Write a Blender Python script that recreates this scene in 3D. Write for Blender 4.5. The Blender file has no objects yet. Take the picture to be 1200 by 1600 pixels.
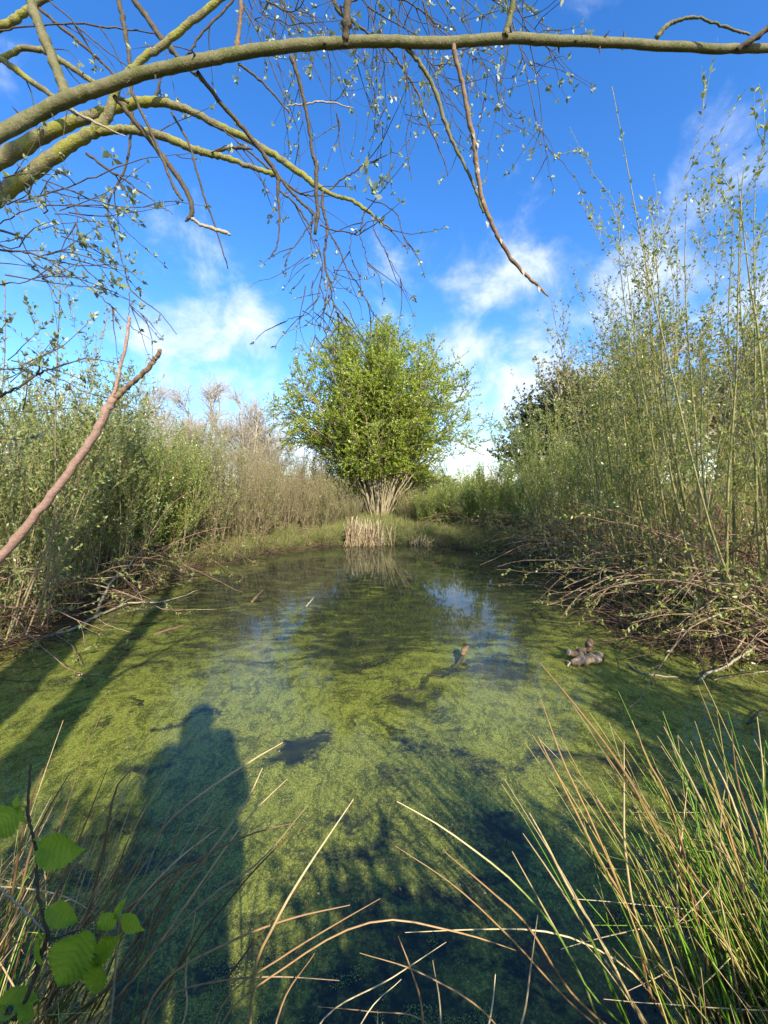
import bpy, math
import numpy as np
from mathutils import Vector
rad = math.radians
rng = np.random.default_rng(11)
sc = bpy.context.scene
col = sc.collection

# ------------------------------------------------------------------ camera
CAM = np.array([0.0, 0.0, 1.8])
PITCH = math.atan(35 / 600)
cam = bpy.data.cameras.new('camera')
cam.sensor_fit = 'HORIZONTAL'; cam.sensor_width = 36; cam.lens = 18
cam.clip_start = 0.03; cam.clip_end = 3000
co = bpy.data.objects.new('camera', cam); col.objects.link(co)
co.location = CAM; co.rotation_euler = (math.pi / 2 - PITCH, 0, 0)
sc.camera = co

# ------------------------------------------------------------------ sun and sky
LD = np.array([-0.42, 1.0, -0.645])          # the way sunlight travels
LD = LD / np.linalg.norm(LD)
SUN_EL = math.asin(-LD[2]); SUN_AZ = math.atan2(-LD[0], -LD[1])
sun = bpy.data.lights.new('sun', 'SUN'); sun.energy = 4.4; sun.angle = rad(0.8); sun.color = (1.0, 0.93, 0.8)
so = bpy.data.objects.new('sun', sun); col.objects.link(so)
so.rotation_euler = Vector(LD).to_track_quat('-Z', 'Y').to_euler(); so.location = (5, -12, 9)

w = bpy.data.worlds.new('World'); sc.world = w; w.use_nodes = True
nt = w.node_tree; nt.nodes.clear()


class NT:
    """small node-building helper"""
    def __init__(s, tree): s.t = tree
    def n(s, kind, **kw):
        x = s.t.nodes.new(kind)
        for k, v in kw.items(): setattr(x, k, v)
        return x
    def put(s, sock, v):
        if v is None: return
        if isinstance(v, bpy.types.NodeSocket): s.t.links.new(v, sock)
        else: sock.default_value = v
    def m(s, op, a, b=None, c=None, clamp=False):
        x = s.n('ShaderNodeMath', operation=op); x.use_clamp = clamp
        s.put(x.inputs[0], a); s.put(x.inputs[1], b); s.put(x.inputs[2], c)
        return x.outputs[0]
    def vm(s, op, a, b=None, out=0):
        x = s.n('ShaderNodeVectorMath', operation=op)
        s.put(x.inputs[0], a); s.put(x.inputs[1], b)
        return x.outputs[out]
    def mix(s, f, a, b):
        x = s.n('ShaderNodeMix', data_type='RGBA'); s.put(x.inputs[0], f)
        for i, v in ((6, a), (7, b)):
            if isinstance(v, tuple) and len(v) == 3: v = (*v, 1)
            s.put(x.inputs[i], v)
        return x.outputs[2]
    def noise(s, vec, scale, detail=4, rough=.55, dist=0):
        x = s.n('ShaderNodeTexNoise'); s.put(x.inputs['Vector'], vec)
        x.inputs['Scale'].default_value = scale; x.inputs['Detail'].default_value = detail
        x.inputs['Roughness'].default_value = rough; x.inputs['Distortion'].default_value = dist
        return x
    def smooth(s, v, a, b, lo=0., hi=1.):
        x = s.n('ShaderNodeMapRange', interpolation_type='SMOOTHSTEP')
        s.put(x.inputs[0], v); x.inputs[1].default_value = a; x.inputs[2].default_value = b
        x.inputs[3].default_value = lo; x.inputs[4].default_value = hi
        return x.outputs[0]


N = NT(nt)
sky = N.n('ShaderNodeTexSky', sky_type='NISHITA', sun_disc=False)
sky.sun_elevation = SUN_EL; sky.sun_rotation = SUN_AZ
sky.air_density = 1.0; sky.dust_density = 0.4; sky.ozone_density = 3.0
hsv = N.n('ShaderNodeHueSaturation'); hsv.inputs['Hue'].default_value = .509; hsv.inputs['Saturation'].default_value = 1.3; hsv.inputs['Value'].default_value = 1.34
nt.links.new(sky.outputs[0], hsv.inputs['Color'])
tc = N.n('ShaderNodeTexCoord'); sep = N.n('ShaderNodeSeparateXYZ'); nt.links.new(tc.outputs['Generated'], sep.inputs[0])
X, Y, Z = sep.outputs
den = N.m('ADD', N.m('MAXIMUM', Z, 0.0), 0.16)
cmb = N.n('ShaderNodeCombineXYZ'); N.put(cmb.inputs[0], N.m('DIVIDE', X, den)); N.put(cmb.inputs[1], N.m('DIVIDE', Y, den))
cn = N.noise(cmb.outputs[0], 1.5, 9, .56, .35).outputs[0]
cn2 = N.noise(tc.outputs['Generated'], 7.0, 9, .62, .3).outputs[0]
az = N.m('ARCTAN2', X, Y); el = N.m('ARCSINE', Z)
# banks of cloud: azimuth, elevation, half-widths (degrees), weight
BANKS = [(17, 27, 14, 7, .62), (13, 19.5, 9, 5, .62), (21, 20, 7, 6, .62), (-19, 21.5, 6, 4.5, .66), (-27, 19, 10, 5, .60),
         (17, 13, 15, 5, .66), (-20, 14, 12, 4, .54), (40, 31, 8, 8, .48), (44, 50, 12, 6, .30), (33, 24, 12, 8, .5), (0, 4, 70, 7, .62),
         (-50, 22, 12, 5, .5), (-28, 28, 12, 6, .42), (6, 30, 10, 5, .40), (-45, 38, 8, 4, .42), (50, 20, 16, 9, .55), (30, 52, 9, 5, .38)]
tot = None
for a, e, sa, se, wt in BANKS:
    da = N.m('MULTIPLY', N.m('SUBTRACT', az, rad(a)), 1 / rad(sa)); de = N.m('MULTIPLY', N.m('SUBTRACT', el, rad(e)), 1 / rad(se))
    g = N.m('MULTIPLY', N.m('EXPONENT', N.m('MULTIPLY', N.m('ADD', N.m('MULTIPLY', da, da), N.m('MULTIPLY', de, de)), -.8)), wt)
    tot = g if tot is None else N.m('MAXIMUM', tot, g)
cov = N.m('ADD', tot, N.m('ADD', N.m('MULTIPLY', N.m('SUBTRACT', cn, .5), .9), N.m('MULTIPLY', N.m('SUBTRACT', cn2, .5), 1.3)))
cl = N.smooth(cov, .22, .88)
cl = N.m('MULTIPLY', cl, .9)
shade = N.mix(N.smooth(cn2, .4, .62), (3.5, 4.0, 5.0), (4.8, 5.1, 5.7))
skyc = N.mix(cl, hsv.outputs[0], shade)
bg = N.n('ShaderNodeBackground'); N.put(bg.inputs[0], skyc); bg.inputs[1].default_value = 0.14
wo = N.n('ShaderNodeOutputWorld'); nt.links.new(bg.outputs[0], wo.inputs[0])

vs = sc.view_settings
vs.view_transform = 'Standard'; vs.look = 'None'; vs.exposure = 0.86; vs.gamma = 1; vs.use_curve_mapping = False
sc.cycles.max_bounces = 6; sc.cycles.diffuse_bounces = 3; sc.cycles.transmission_bounces = 4; sc.cycles.transparent_max_bounces = 8
sc.cycles.use_denoising = True


# ------------------------------------------------------------------ geometry helpers
def at(px, py, d):
    """the point on the sight line of photo pixel (px, py) that lies d metres ahead"""
    u = (px - 600) / 600; v = (800 - py) / 600
    r = np.array([u, math.cos(PITCH) + v * math.sin(PITCH), -math.sin(PITCH) + v * math.cos(PITCH)])
    return CAM + r * (d / r[1])


def on_water(px, py, h=0.0):
    u = (px - 600) / 600; v = (800 - py) / 600
    r = np.array([u, math.cos(PITCH) + v * math.sin(PITCH), -math.sin(PITCH) + v * math.cos(PITCH)])
    return CAM + r * ((h - CAM[2]) / r[2])


def unit(a):
    return a / np.maximum(np.linalg.norm(a, axis=-1, keepdims=True), 1e-9)


class Geo:
    def __init__(s): s.V = []; s.F = []; s.T = []; s.n = 0
    def add(s, V, F, T=None):
        V = np.asarray(V, float).reshape(-1, 3)
        s.V.append(V); s.F.append(np.asarray(F, np.int64).reshape(-1, 4) + s.n)
        s.T.append(np.zeros(len(V)) if T is None else np.asarray(T, float).reshape(-1)); s.n += len(V)
    def tubes(s, P, R, S=3, cap=False):
        P = np.asarray(P, float); R = np.asarray(R, float)
        if P.ndim == 2: P = P[None]; R = R[None]
        n, K = P.shape[:2]
        if n == 0: return s
        R = np.broadcast_to(R, (n, K))
        T = unit(np.gradient(P, axis=1))
        mean = unit(P[:, -1] - P[:, 0])
        ref = np.where(np.abs(mean[:, 2:3]) > .75, np.array([[1., .15, 0]]), np.array([[0, .1, 1.]]))[:, None]
        b = unit(np.cross(T, np.broadcast_to(ref, T.shape))); nn = np.cross(b, T)
        tt = np.broadcast_to(np.linspace(0, 1, K), (n, K))
        if cap:
            P = np.concatenate([P[:, :1], P, P[:, -1:]], 1); b = np.concatenate([b[:, :1], b, b[:, -1:]], 1)
            nn = np.concatenate([nn[:, :1], nn, nn[:, -1:]], 1); tt = np.concatenate([tt[:, :1], tt, tt[:, -1:]], 1)
            z = np.full((n, 1), 1e-5); R = np.concatenate([z, R, z], 1); K += 2
        a = np.arange(S) * 2 * math.pi / S
        V = P[:, :, None] + R[:, :, None, None] * (np.cos(a)[:, None] * b[:, :, None] + np.sin(a)[:, None] * nn[:, :, None])
        i = np.arange(n)[:, None, None] * K * S; k = np.arange(K - 1)[None, :, None] * S; j = np.arange(S)[None, None]; j2 = (j + 1) % S
        F = np.stack([i + k + j, i + k + j2, i + k + S + j2, i + k + S + j], -1)
        s.add(V, F, np.repeat(tt.reshape(-1), S)); return s
    def leaves(s, pos, d, nor, L, W, fold=.18):
        """one diamond leaf per row, its sides raised a little"""
        n = len(pos)
        if n == 0: return s
        d = unit(d); side = unit(np.cross(d, nor)); up = np.cross(side, d)
        L = np.broadcast_to(L, (n,))[:, None]; W = np.broadcast_to(W, (n,))[:, None]
        V = np.stack([pos, pos + d * L * .5 + side * W * .5 + up * W * fold, pos + d * L - up * L * .08, pos + d * L * .5 - side * W * .5 + up * W * fold], 1)
        s.add(V, np.arange(n * 4).reshape(n, 4), np.tile([0, .5, 1, .5], n)); return s
    def build(s, name, mat, parent=None, smooth=True):
        me = bpy.data.meshes.new(name)
        V = np.concatenate(s.V); F = np.concatenate(s.F); T = np.concatenate(s.T)
        if parent is not None: V = V - np.array(parent.location)
        me.vertices.add(len(V)); me.vertices.foreach_set('co', V.astype(np.float32).ravel())
        me.loops.add(F.size); me.loops.foreach_set('vertex_index', F.astype(np.int32).ravel())
        me.polygons.add(len(F)); me.polygons.foreach_set('loop_start', np.arange(0, F.size, 4, dtype=np.int32))
        me.polygons.foreach_set('use_smooth', np.full(len(F), smooth))
        me.update(calc_edges=True)
        at_ = me.attributes.new('along', 'FLOAT', 'POINT'); at_.data.foreach_set('value', T.astype(np.float32))
        me.materials.append(mat)
        o = bpy.data.objects.new(name, me); col.objects.link(o)
        if parent is not None: o.parent = parent
        return o


def tag(o, label=None, cat=None, group=None, kind=None):
    if label: o['label'] = label
    if cat: o['category'] = cat
    if group: o['group'] = group
    if kind: o['kind'] = kind
    return o


def thing(name, label, cat, loc, group=None):
    o = bpy.data.objects.new(name, None); col.objects.link(o); o.location = Vector([float(v) for v in loc]); o.empty_display_size = .2
    return tag(o, label, cat, group)


def dup(root, loc, rotz, label, scale=1.0):
    """a copy of a thing together with copies of its parts and sub-parts"""
    r = root.copy(); col.objects.link(r); r.location = loc; r.rotation_euler = (0, 0, rotz); r.scale = (scale,) * 3; r['label'] = label
    for ch in list(root.children):
        c = ch.copy(); col.objects.link(c); c.parent = r
        for g in list(ch.children):
            d = g.copy(); col.objects.link(d); d.parent = c
    return r


def curve(pts, rads, per=6, jit=0.0):
    """Catmull-Rom through the control points; returns (K,3) points and (K,) radii"""
    P = np.asarray(pts, float); R = np.asarray(rads, float)
    Q = np.concatenate([[2 * P[0] - P[1]], P, [2 * P[-1] - P[-2]]]); out = []; ro = []
    for i in range(len(P) - 1):
        for t in np.arange(per) / per:
            a, b, c, d = Q[i:i + 4]
            out.append(.5 * (2 * b + (c - a) * t + (2 * a - 5 * b + 4 * c - d) * t * t + (3 * b - a - 3 * c + d) * t ** 3)); ro.append(R[i] + (R[i + 1] - R[i]) * t)
    out.append(P[-1]); ro.append(R[-1]); out = np.array(out); ro = np.array(ro)
    if jit: out[1:-1] += rng.normal(0, 1, (len(out) - 2, 3)) * jit; ro = ro * rng.uniform(.96, 1.04, len(ro))
    return out, ro


def resample(P, R, K):
    s = np.concatenate([[0], np.cumsum(np.linalg.norm(np.diff(P, axis=0), axis=1))]); q = np.linspace(0, s[-1], K)
    return np.stack([np.interp(q, s, P[:, i]) for i in range(3)], 1), np.interp(q, s, R)


def grow(B, D, L, K, bend=(0, 0, 0), wig=0.):
    n = len(B); P = np.empty((n, K, 3)); P[:, 0] = B; d = unit(np.asarray(D, float)); L = np.broadcast_to(L, (n,)); bend = np.asarray(bend, float)
    for k in range(1, K):
        d = unit(d + (bend + rng.normal(0, 1, (n, 3)) * wig) / (K - 1)); P[:, k] = P[:, k - 1] + d * (L / (K - 1))[:, None]
    return P


def point_on(P, i, t):
    K = P.shape[1]; f = np.clip(t, 0, .9999) * (K - 1); k = f.astype(int); u = (f - k)[:, None]
    a = P[i, k]; b = P[i, k + 1]
    return a + (b - a) * u, unit(b - a)


def spawn(P, n, t0, t1, a0, a1):
    """n side shoots per strand: start, direction, place along the parent, parent"""
    N_ = len(P); i = np.repeat(np.arange(N_), n); t = rng.uniform(t0, t1, len(i)); p, T = point_on(P, i, t)
    q = unit(np.cross(T, rng.normal(0, 1, T.shape))); a = np.radians(rng.uniform(a0, a1, len(i)))[:, None]
    return p, unit(T * np.cos(a) + q * np.sin(a)), t, i


def taper(n, K, r0, r1):
    r0 = np.broadcast_to(r0, (n,)); r1 = np.broadcast_to(r1, (n,))
    return r0[:, None] + (r1 - r0)[:, None] * np.linspace(0, 1, K) ** .8


def leaf_on(g, P, n, L0, L1, ratio, t0=.15, a0=25, a1=65):
    """leaves set along strands"""
    p, d, t, i = spawn(P, n, t0, 1.0, a0, a1)
    L = rng.uniform(L0, L1, len(p)); g.leaves(p, d, rng.normal(0, 1, p.shape) + np.array([0, -.4, .7]), L, L * ratio)


# ------------------------------------------------------------------ materials
def new_mat(name):
    m = bpy.data.materials.new(name); m.use_nodes = True; m.node_tree.nodes.clear()
    return m, NT(m.node_tree)


def finish(k, sh):
    o = k.n('ShaderNodeOutputMaterial'); k.t.links.new(sh, o.inputs[0])


def m_leaf(name, ca, cb, cc=None, trans=.35, gloss=.06):
    m, k = new_mat(name); g = k.n('ShaderNodeNewGeometry'); r = g.outputs['Random Per Island']
    c = k.mix(r, ca, cb)
    if cc: c = k.mix(k.m('GREATER_THAN', k.m('FRACT', k.m('MULTIPLY', r, 17.3)), .86), c, cc)
    c = k.mix(k.m('MULTIPLY', k.m('FRACT', k.m('MULTIPLY', r, 7.7)), .18), c, (0.02, 0.03, 0.008))
    d = k.n('ShaderNodeBsdfDiffuse'); k.put(d.inputs[0], c)
    t = k.n('ShaderNodeBsdfTranslucent'); k.put(t.inputs[0], c)
    x = k.n('ShaderNodeMixShader'); x.inputs[0].default_value = trans; k.put(x.inputs[1], d.outputs[0]); k.put(x.inputs[2], t.outputs[0])
    gl = k.n('ShaderNodeBsdfGlossy'); gl.inputs['Roughness'].default_value = .38; gl.inputs[0].default_value = (1, 1, 1, 1)
    y = k.n('ShaderNodeMixShader'); y.inputs[0].default_value = gloss; k.put(y.inputs[1], x.outputs[0]); k.put(y.inputs[2], gl.outputs[0])
    finish(k, y.outputs[0]); return m


def m_bark(name, ca, cb, cc=None, scale=25, thr=.55, bump=.4, rough=.8, stretch=None):
    """two-tone bark, patches of a third colour (moss, lichen), fine relief"""
    m, k = new_mat(name); tcn = k.n('ShaderNodeTexCoord'); v = tcn.outputs['Object']
    n1 = k.noise(v, scale, 6, .65).outputs[0]; n2 = k.noise(v, scale * .28, 5, .6).outputs[0]; n3 = k.noise(v, scale * 5, 4, .6).outputs[0]
    g = k.n('ShaderNodeNewGeometry')
    c = k.mix(k.smooth(n1, .35, .65), ca, cb)
    c = k.mix(k.m('MULTIPLY', g.outputs['Random Per Island'], .45), c, cb)
    if cc: c = k.mix(k.smooth(k.m('ADD', n2, k.m('MULTIPLY', k.m('SUBTRACT', n3, .5), .35)), thr, thr + .09), c, cc)
    c = k.mix(k.smooth(n3, .58, .72, 0, .45), c, tuple(x * .35 for x in ca))
    vo = k.n('ShaderNodeTexVoronoi', feature='F1'); k.put(vo.inputs['Vector'], v); vo.inputs['Scale'].default_value = scale * 2.2
    c = k.mix(k.m('MULTIPLY', k.m('LESS_THAN', vo.outputs['Distance'], .2), .5), c, tuple(min(.8, x * 1.9) for x in cb))
    p = k.n('ShaderNodeBsdfPrincipled'); k.put(p.inputs['Base Color'], c); p.inputs['Roughness'].default_value = rough
    p.inputs['Specular IOR Level'].default_value = .25
    b = k.n('ShaderNodeBump'); b.inputs['Strength'].default_value = bump; b.inputs['Distance'].default_value = .01
    k.put(b.inputs['Height'], k.m('ADD', n1, k.m('MULTIPLY', n3, .5))); k.t.links.new(b.outputs[0], p.inputs['Normal'])
    finish(k, p.outputs[0]); return m


def m_stem(name, base, tip, other=None, frac=.3, t0=.2, t1=.6, rough=.45, spec=.4):
    """reeds and rushes: one colour at the base, another at the tip, each stem a little different"""
    m, k = new_mat(name); a = k.n('ShaderNodeAttribute', attribute_name='along'); r = k.n('ShaderNodeNewGeometry').outputs['Random Per Island']
    off = k.m('MULTIPLY', k.m('SUBTRACT', k.m('FRACT', k.m('MULTIPLY', r, 5.3)), .5), .7)
    c = k.mix(k.smooth(k.m('ADD', a.outputs['Fac'], off), t0, t1), base, tip)
    if other: c = k.mix(k.m('LESS_THAN', k.m('FRACT', k.m('MULTIPLY', r, 11.7)), frac), c, other)
    tcn = k.n('ShaderNodeTexCoord'); n = k.noise(tcn.outputs['Object'], 60, 3, .6).outputs[0]
    c = k.mix(k.smooth(n, .5, .75, 0, .5), c, tuple(x * .4 for x in base))
    hv = k.n('ShaderNodeHueSaturation'); k.put(hv.inputs['Color'], c); k.put(hv.inputs['Value'], k.m('ADD', .65, k.m('MULTIPLY', k.m('FRACT', k.m('MULTIPLY', r, 3.9)), .6)))
    p = k.n('ShaderNodeBsdfPrincipled'); k.put(p.inputs['Base Color'], hv.outputs[0]); p.inputs['Roughness'].default_value = rough; p.inputs['Specular IOR Level'].default_value = spec
    finish(k, p.outputs[0]); return m


M = {}
M['smooth_bark'] = m_bark('smooth_grey_green_bark', (.21, .18, .095), (.14, .13, .055), (.12, .12, .04), 34, .52, .45)
M['mossy_bark'] = m_bark('mossy_bark', (.13, .11, .055), (.22, .19, .09), (.25, .235, .045), 26, .46, .9, .95)
M['dark_twig'] = m_bark('dark_twig_bark', (.06, .045, .03), (.11, .085, .05), (.13, .115, .05), 40, .6, .4)
M['pale_twig'] = m_bark('pale_twig_bark', (.44, .36, .23), (.32, .26, .16), None, 40, .5, .3)
M['tan_bark'] = m_bark('peeling_tan_bark', (.27, .17, .09), (.16, .10, .055), (.6, .5, .36), 30, .63, .4)
M['pink_bark'] = m_bark('stripped_pinkish_wood', (.29, .165, .115), (.38, .24, .175), (.52, .43, .33), 60, .58, .6)
M['willow_stem'] = m_bark('olive_willow_bark', (.25, .22, .08), (.35, .30, .12), (.17, .18, .05), 18, .52, .3)
M['brown_stem'] = m_bark('brown_shoot_bark', (.22, .165, .085), (.31, .24, .13), None, 14, .5, .2)
M['red_shoot'] = m_bark('reddish_shoot_bark', (.20, .115, .068), (.32, .205, .12), (.40, .33, .19), 16, .55, .2)
M['grey_tree'] = m_bark('grey_brown_tree_bark', (.36, .30, .21), (.46, .39, .28), None, 4, .5, .2)
M['hazel_stem'] = m_bark('pale_hazel_bark', (.45, .37, .22), (.33, .26, .15), (.25, .25, .1), 9, .58, .3)
M['wood'] = m_bark('weathered_log_wood', (.46, .33, .19), (.28, .19, .115), (.56, .46, .31), 34, .57, 1.0)
M['rough_stub'] = m_bark('rough_dark_stub', (.10, .065, .04), (.18, .12, .075), (.62, .54, .38), 24, .57, .9)
M['cut_wood'] = m_bark('sawn_wood', (.55, .43, .27), (.44, .32, .19), None, 60, .5, .2)
M['wet_wood'] = m_bark('dark_wet_wood', (.035, .03, .02), (.06, .05, .03), (.05, .06, .02), 20, .55, .5, .5)
M['leaf_hazel'] = m_leaf('fresh_tree_leaf', (.32, .43, .016), (.43, .51, .04), (.50, .57, .12), .45, .04)
M['leaf_willow'] = m_leaf('young_willow_leaf', (.27, .31, .035), (.41, .43, .09), (.34, .38, .14), .35, .04)
M['leaf_left'] = m_leaf('olive_willow_leaf', (.24, .29, .055), (.34, .38, .11), (.32, .37, .14), .35, .04)
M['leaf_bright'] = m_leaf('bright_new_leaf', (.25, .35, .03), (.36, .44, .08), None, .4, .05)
M['leaf_silver'] = m_leaf('silvery_bud_leaf', (.26, .31, .11), (.38, .41, .21), (.50, .51, .36), .3, .05)
M['leaf_dark'] = m_leaf('dark_ivy_leaf', (.10, .13, .03), (.16, .19, .05), None, .2, .08)
M['leaf_oak'] = m_leaf('budding_tree_leaf', (.30, .27, .08), (.36, .31, .11), (.24, .26, .07), .3, .03)
M['duckweed'] = m_leaf('duckweed_frond', (.20, .24, .03), (.36, .38, .05), (.46, .46, .12), .2, .05)
M['blossom'] = m_leaf('white_blossom', (.62, .62, .50), (.75, .74, .64), (.3, .34, .16), .25, .03)
M['reed'] = m_stem('dead_reed', (.36, .26, .13), (.60, .48, .28), (.42, .30, .16), .3)
M['rush'] = m_stem('green_rush', (.13, .26, .02), (.50, .38, .12), (.19, .35, .03), .35, .35, .85, .35, .5)
M['rush_long'] = m_stem('long_rush', (.13, .24, .03), (.62, .47, .22), (.42, .25, .10), .3, .15, .5, .35, .5)
M['straw'] = m_stem('straw_rush', (.28, .19, .07), (.64, .49, .25), (.44, .26, .11), .3, .05, .4, .35, .5)
M['brown_rush'] = m_stem('brown_rush', (.16, .12, .05), (.52, .38, .19), (.22, .13, .06), .3, .2, .7)
M['grass'] = m_stem('bank_grass', (.12, .17, .03), (.26, .29, .08), (.36, .26, .13), .3, .2, .9, .7, .2)
M['bracken'] = m_stem('dead_bracken', (.34, .19, .11), (.46, .29, .18), (.40, .32, .18), .3, .2, .9, .8, .1)
M['litter'] = m_stem('brushwood_twig', (.12, .075, .045), (.22, .145, .085), (.08, .05, .035), .4, .2, .9, .8, .1)

# ------------------------------------------------------------------ ground and water
SHORE_PX = [(-140, 1075), (0, 1018), (60, 985), (130, 958), (210, 925), (300, 893), (400, 868), (495, 854), (540, 851), (600, 851), (650, 851),
            (705, 856), (800, 862), (860, 884), (905, 915), (955, 965), (1010, 1005), (1100, 1026), (1200, 1028), (1400, 1040)]
SHORE = [on_water(*p)[:2] for p in SHORE_PX] + [np.array(p) for p in ((6.5, 2.2), (4.2, 1.5), (2.2, 1.12), (1.2, 1.02), (.5, .86), (0, .8), (-.5, .86), (-1.2, 1.02), (-2.2, 1.2), (-3.2, 1.6), (-5, 2.6))]
SHORE = np.array(SHORE)


def shore_dist(q):
    """signed distance to the pond's edge, negative over the water"""
    A = SHORE; B = np.roll(SHORE, -1, 0); best = np.full(len(q), 1e9); inside = np.zeros(len(q), bool)
    for a, b in zip(A, B):
        ab = b - a; t = np.clip(((q - a) @ ab) / (ab @ ab), 0, 1); best = np.minimum(best, np.linalg.norm(q - a - t[:, None] * ab, axis=1))
        c = (a[1] > q[:, 1]) != (b[1] > q[:, 1])
        inside ^= c & (q[:, 0] < (b[0] - a[0]) * (q[:, 1] - a[1]) / (b[1] - a[1] + 1e-12) + a[0])
    return np.where(inside, -best, best)


def lumps(x, y):
    return .05 * np.sin(1.7 * x + .6 * y) * np.cos(1.3 * y - .4 * x) + .03 * np.sin(4.1 * x - 2.2 * y) + .02 * np.sin(6.3 * y + 3.1 * x)


def ground_z(x, y):
    x = np.atleast_1d(np.asarray(x, float)); y = np.atleast_1d(np.asarray(y, float))
    d = shore_dist(np.stack([x, y], 1)); near = y < 2.0
    rise = np.where(near, .45 * np.clip(d / .75, 0, 1) ** .8 + .1 * np.clip((d - 1) / 5, 0, 1), .2 * np.clip(d / .9, 0, 1) ** .7 + .42 * np.clip(d / 5, 0, 1) + .25 * np.clip((d - 5) / 60, 0, 1))
    return np.where(d < 0, np.maximum(-.45, d * .45), rise + np.clip(d / .8, 0, 1) * lumps(x, y))


n_ = 260
u = np.linspace(-1, 1, n_); gx = 9 * np.sinh(u * 5.2) / np.sinh(5.2) * 45 * .22 + u * 14; gy = gx + 8
GX, GY = np.meshgrid(gx, gy, indexing='ij'); GZ = ground_z(GX.ravel(), GY.ravel())
ii, jj = np.meshgrid(np.arange(n_ - 1), np.arange(n_ - 1), indexing='ij'); f0 = (ii * n_ + jj).ravel()
m, k = new_mat('bank_soil'); v = k.n('ShaderNodeTexCoord').outputs['Object']
a = k.noise(v, 1.1, 6, .6).outputs[0]; b = k.noise(v, 16, 6, .65).outputs[0]
c = k.mix(k.smooth(b, .35, .68), (.045, .032, .02), (.15, .105, .06)); c = k.mix(k.smooth(a, .45, .62, 0, .75), c, (.085, .095, .025))
p = k.n('ShaderNodeBsdfPrincipled'); k.put(p.inputs['Base Color'], c); p.inputs['Roughness'].default_value = .95; p.inputs['Specular IOR Level'].default_value = .1
bp = k.n('ShaderNodeBump'); bp.inputs['Strength'].default_value = .8; bp.inputs['Distance'].default_value = .04; k.put(bp.inputs['Height'], b); k.t.links.new(bp.outputs[0], p.inputs['Normal'])
finish(k, p.outputs[0]); M['soil'] = m
g = Geo(); g.add(np.stack([GX.ravel(), GY.ravel(), GZ], 1), np.stack([f0, f0 + n_, f0 + n_ + 1, f0 + 1], 1))
tag(g.build('ground', M['soil']), 'brown soil banks round the pond with leaf litter and moss', 'ground', kind='structure')

# pond water: a thin mat of algae broken by dark clear patches, mirror-like towards the far side
m, k = new_mat('pond_water'); v = k.n('ShaderNodeTexCoord').outputs['Object']
warp = k.noise(v, 1.6, 4, .6); wv = k.vm('ADD', v, k.vm('MULTIPLY', k.vm('SUBTRACT', warp.outputs['Color'], (.5, .5, .5)), (.55, .55, 0)))
rot = k.n('ShaderNodeMapping'); k.put(rot.inputs[0], wv); rot.inputs['Rotation'].default_value = (0, 0, rad(24)); rot.inputs['Scale'].default_value = (1.0, .42, 1)
big = k.noise(rot.outputs[0], 1.0, 6, .62).outputs[0]
rot2 = k.n('ShaderNodeMapping'); k.put(rot2.inputs[0], wv); rot2.inputs['Rotation'].default_value = (0, 0, rad(-35)); rot2.inputs['Scale'].default_value = (.55, 1.5, 1)
mid = k.noise(rot2.outputs[0], 4.5, 6, .68).outputs[0]
fine = k.noise(v, 42, 4, .7).outputs[0]
vor = k.n('ShaderNodeTexVoronoi', feature='F1'); k.put(vor.inputs['Vector'], v); vor.inputs['Scale'].default_value = 190
speck = vor.outputs['Color']; sps = k.n('ShaderNodeSeparateColor'); k.put(sps.inputs[0], speck)
SY = k.n('ShaderNodeSeparateXYZ'); k.put(SY.inputs[0], v)
far = k.m('SUBTRACT', k.smooth(SY.outputs[1], 2.7, 6.4), k.smooth(SY.outputs[0], -2.4, -3.6, 0, .4))
holes = None
wh = k.vm('ADD', wv, k.vm('MULTIPLY', k.vm('SUBTRACT', k.noise(v, 7, 5, .7).outputs['Color'], (.5, .5, .5)), (.34, .34, 0)))
for px, py, rx, ry, ang, wt in ((468, 1163, .17, .13, 20, 1.3), (272, 1128, .13, .03, 25, 1.5), (325, 1112, .13, .025, 8, 1.4), (205, 1104, .03, .12, 25, 1.3), (152, 1134, .04, .06, 0, 1.3), (278, 1170, .07, .03, 0, .8),
                            (225, 1208, .15, .04, 10, .7), (692, 1058, .05, .42, -42, .95), (640, 1095, .35, .16, 10, .55), (780, 1045, .45, .22, 10, .6), (745, 1190, .22, .12, 15, .4), (720, 1160, .1, .2, 0, .6),
                            (790, 1295, .14, .10, 10, .6), (550, 1130, .08, .10, 0, .6), (900, 1180, .25, .1, 0, .5), (610, 1140, .06, .2, 20, .6), (40, 1075, .5, .14, 15, .5), (560, 1010, .5, .5, 0, .45), (660, 960, .8, .8, 0, .6)):
    q = on_water(px, py); mp = k.n('ShaderNodeMapping', vector_type='TEXTURE'); k.put(mp.inputs[0], wh)
    mp.inputs['Location'].default_value = (q[0], q[1], 0); mp.inputs['Rotation'].default_value = (0, 0, rad(ang)); mp.inputs['Scale'].default_value = (rx, ry, 1)
    h = k.m('MULTIPLY', k.smooth(k.vm('LENGTH', mp.outputs[0], out=1), 1.7, .5), wt); holes = h if holes is None else k.m('MAXIMUM', holes, h)
cover = k.m('ADD', k.m('MULTIPLY', big, .9), k.m('ADD', k.m('MULTIPLY', mid, 1.15), k.m('MULTIPLY', fine, .55)))
cover = k.m('SUBTRACT', k.m('SUBTRACT', cover, k.m('MULTIPLY', holes, .36)), k.m('MULTIPLY', far, .36))
cover = k.m('SUBTRACT', cover, k.smooth(SY.outputs[1], 2.5, 1.2, 0, .20)); alg = k.smooth(cover, .95, 1.36)
grain = k.m('ADD', k.m('MULTIPLY', sps.outputs[0], .6), k.m('MULTIPLY', fine, .5))
spark = k.m('GREATER_THAN', sps.outputs[1], .9)
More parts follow.
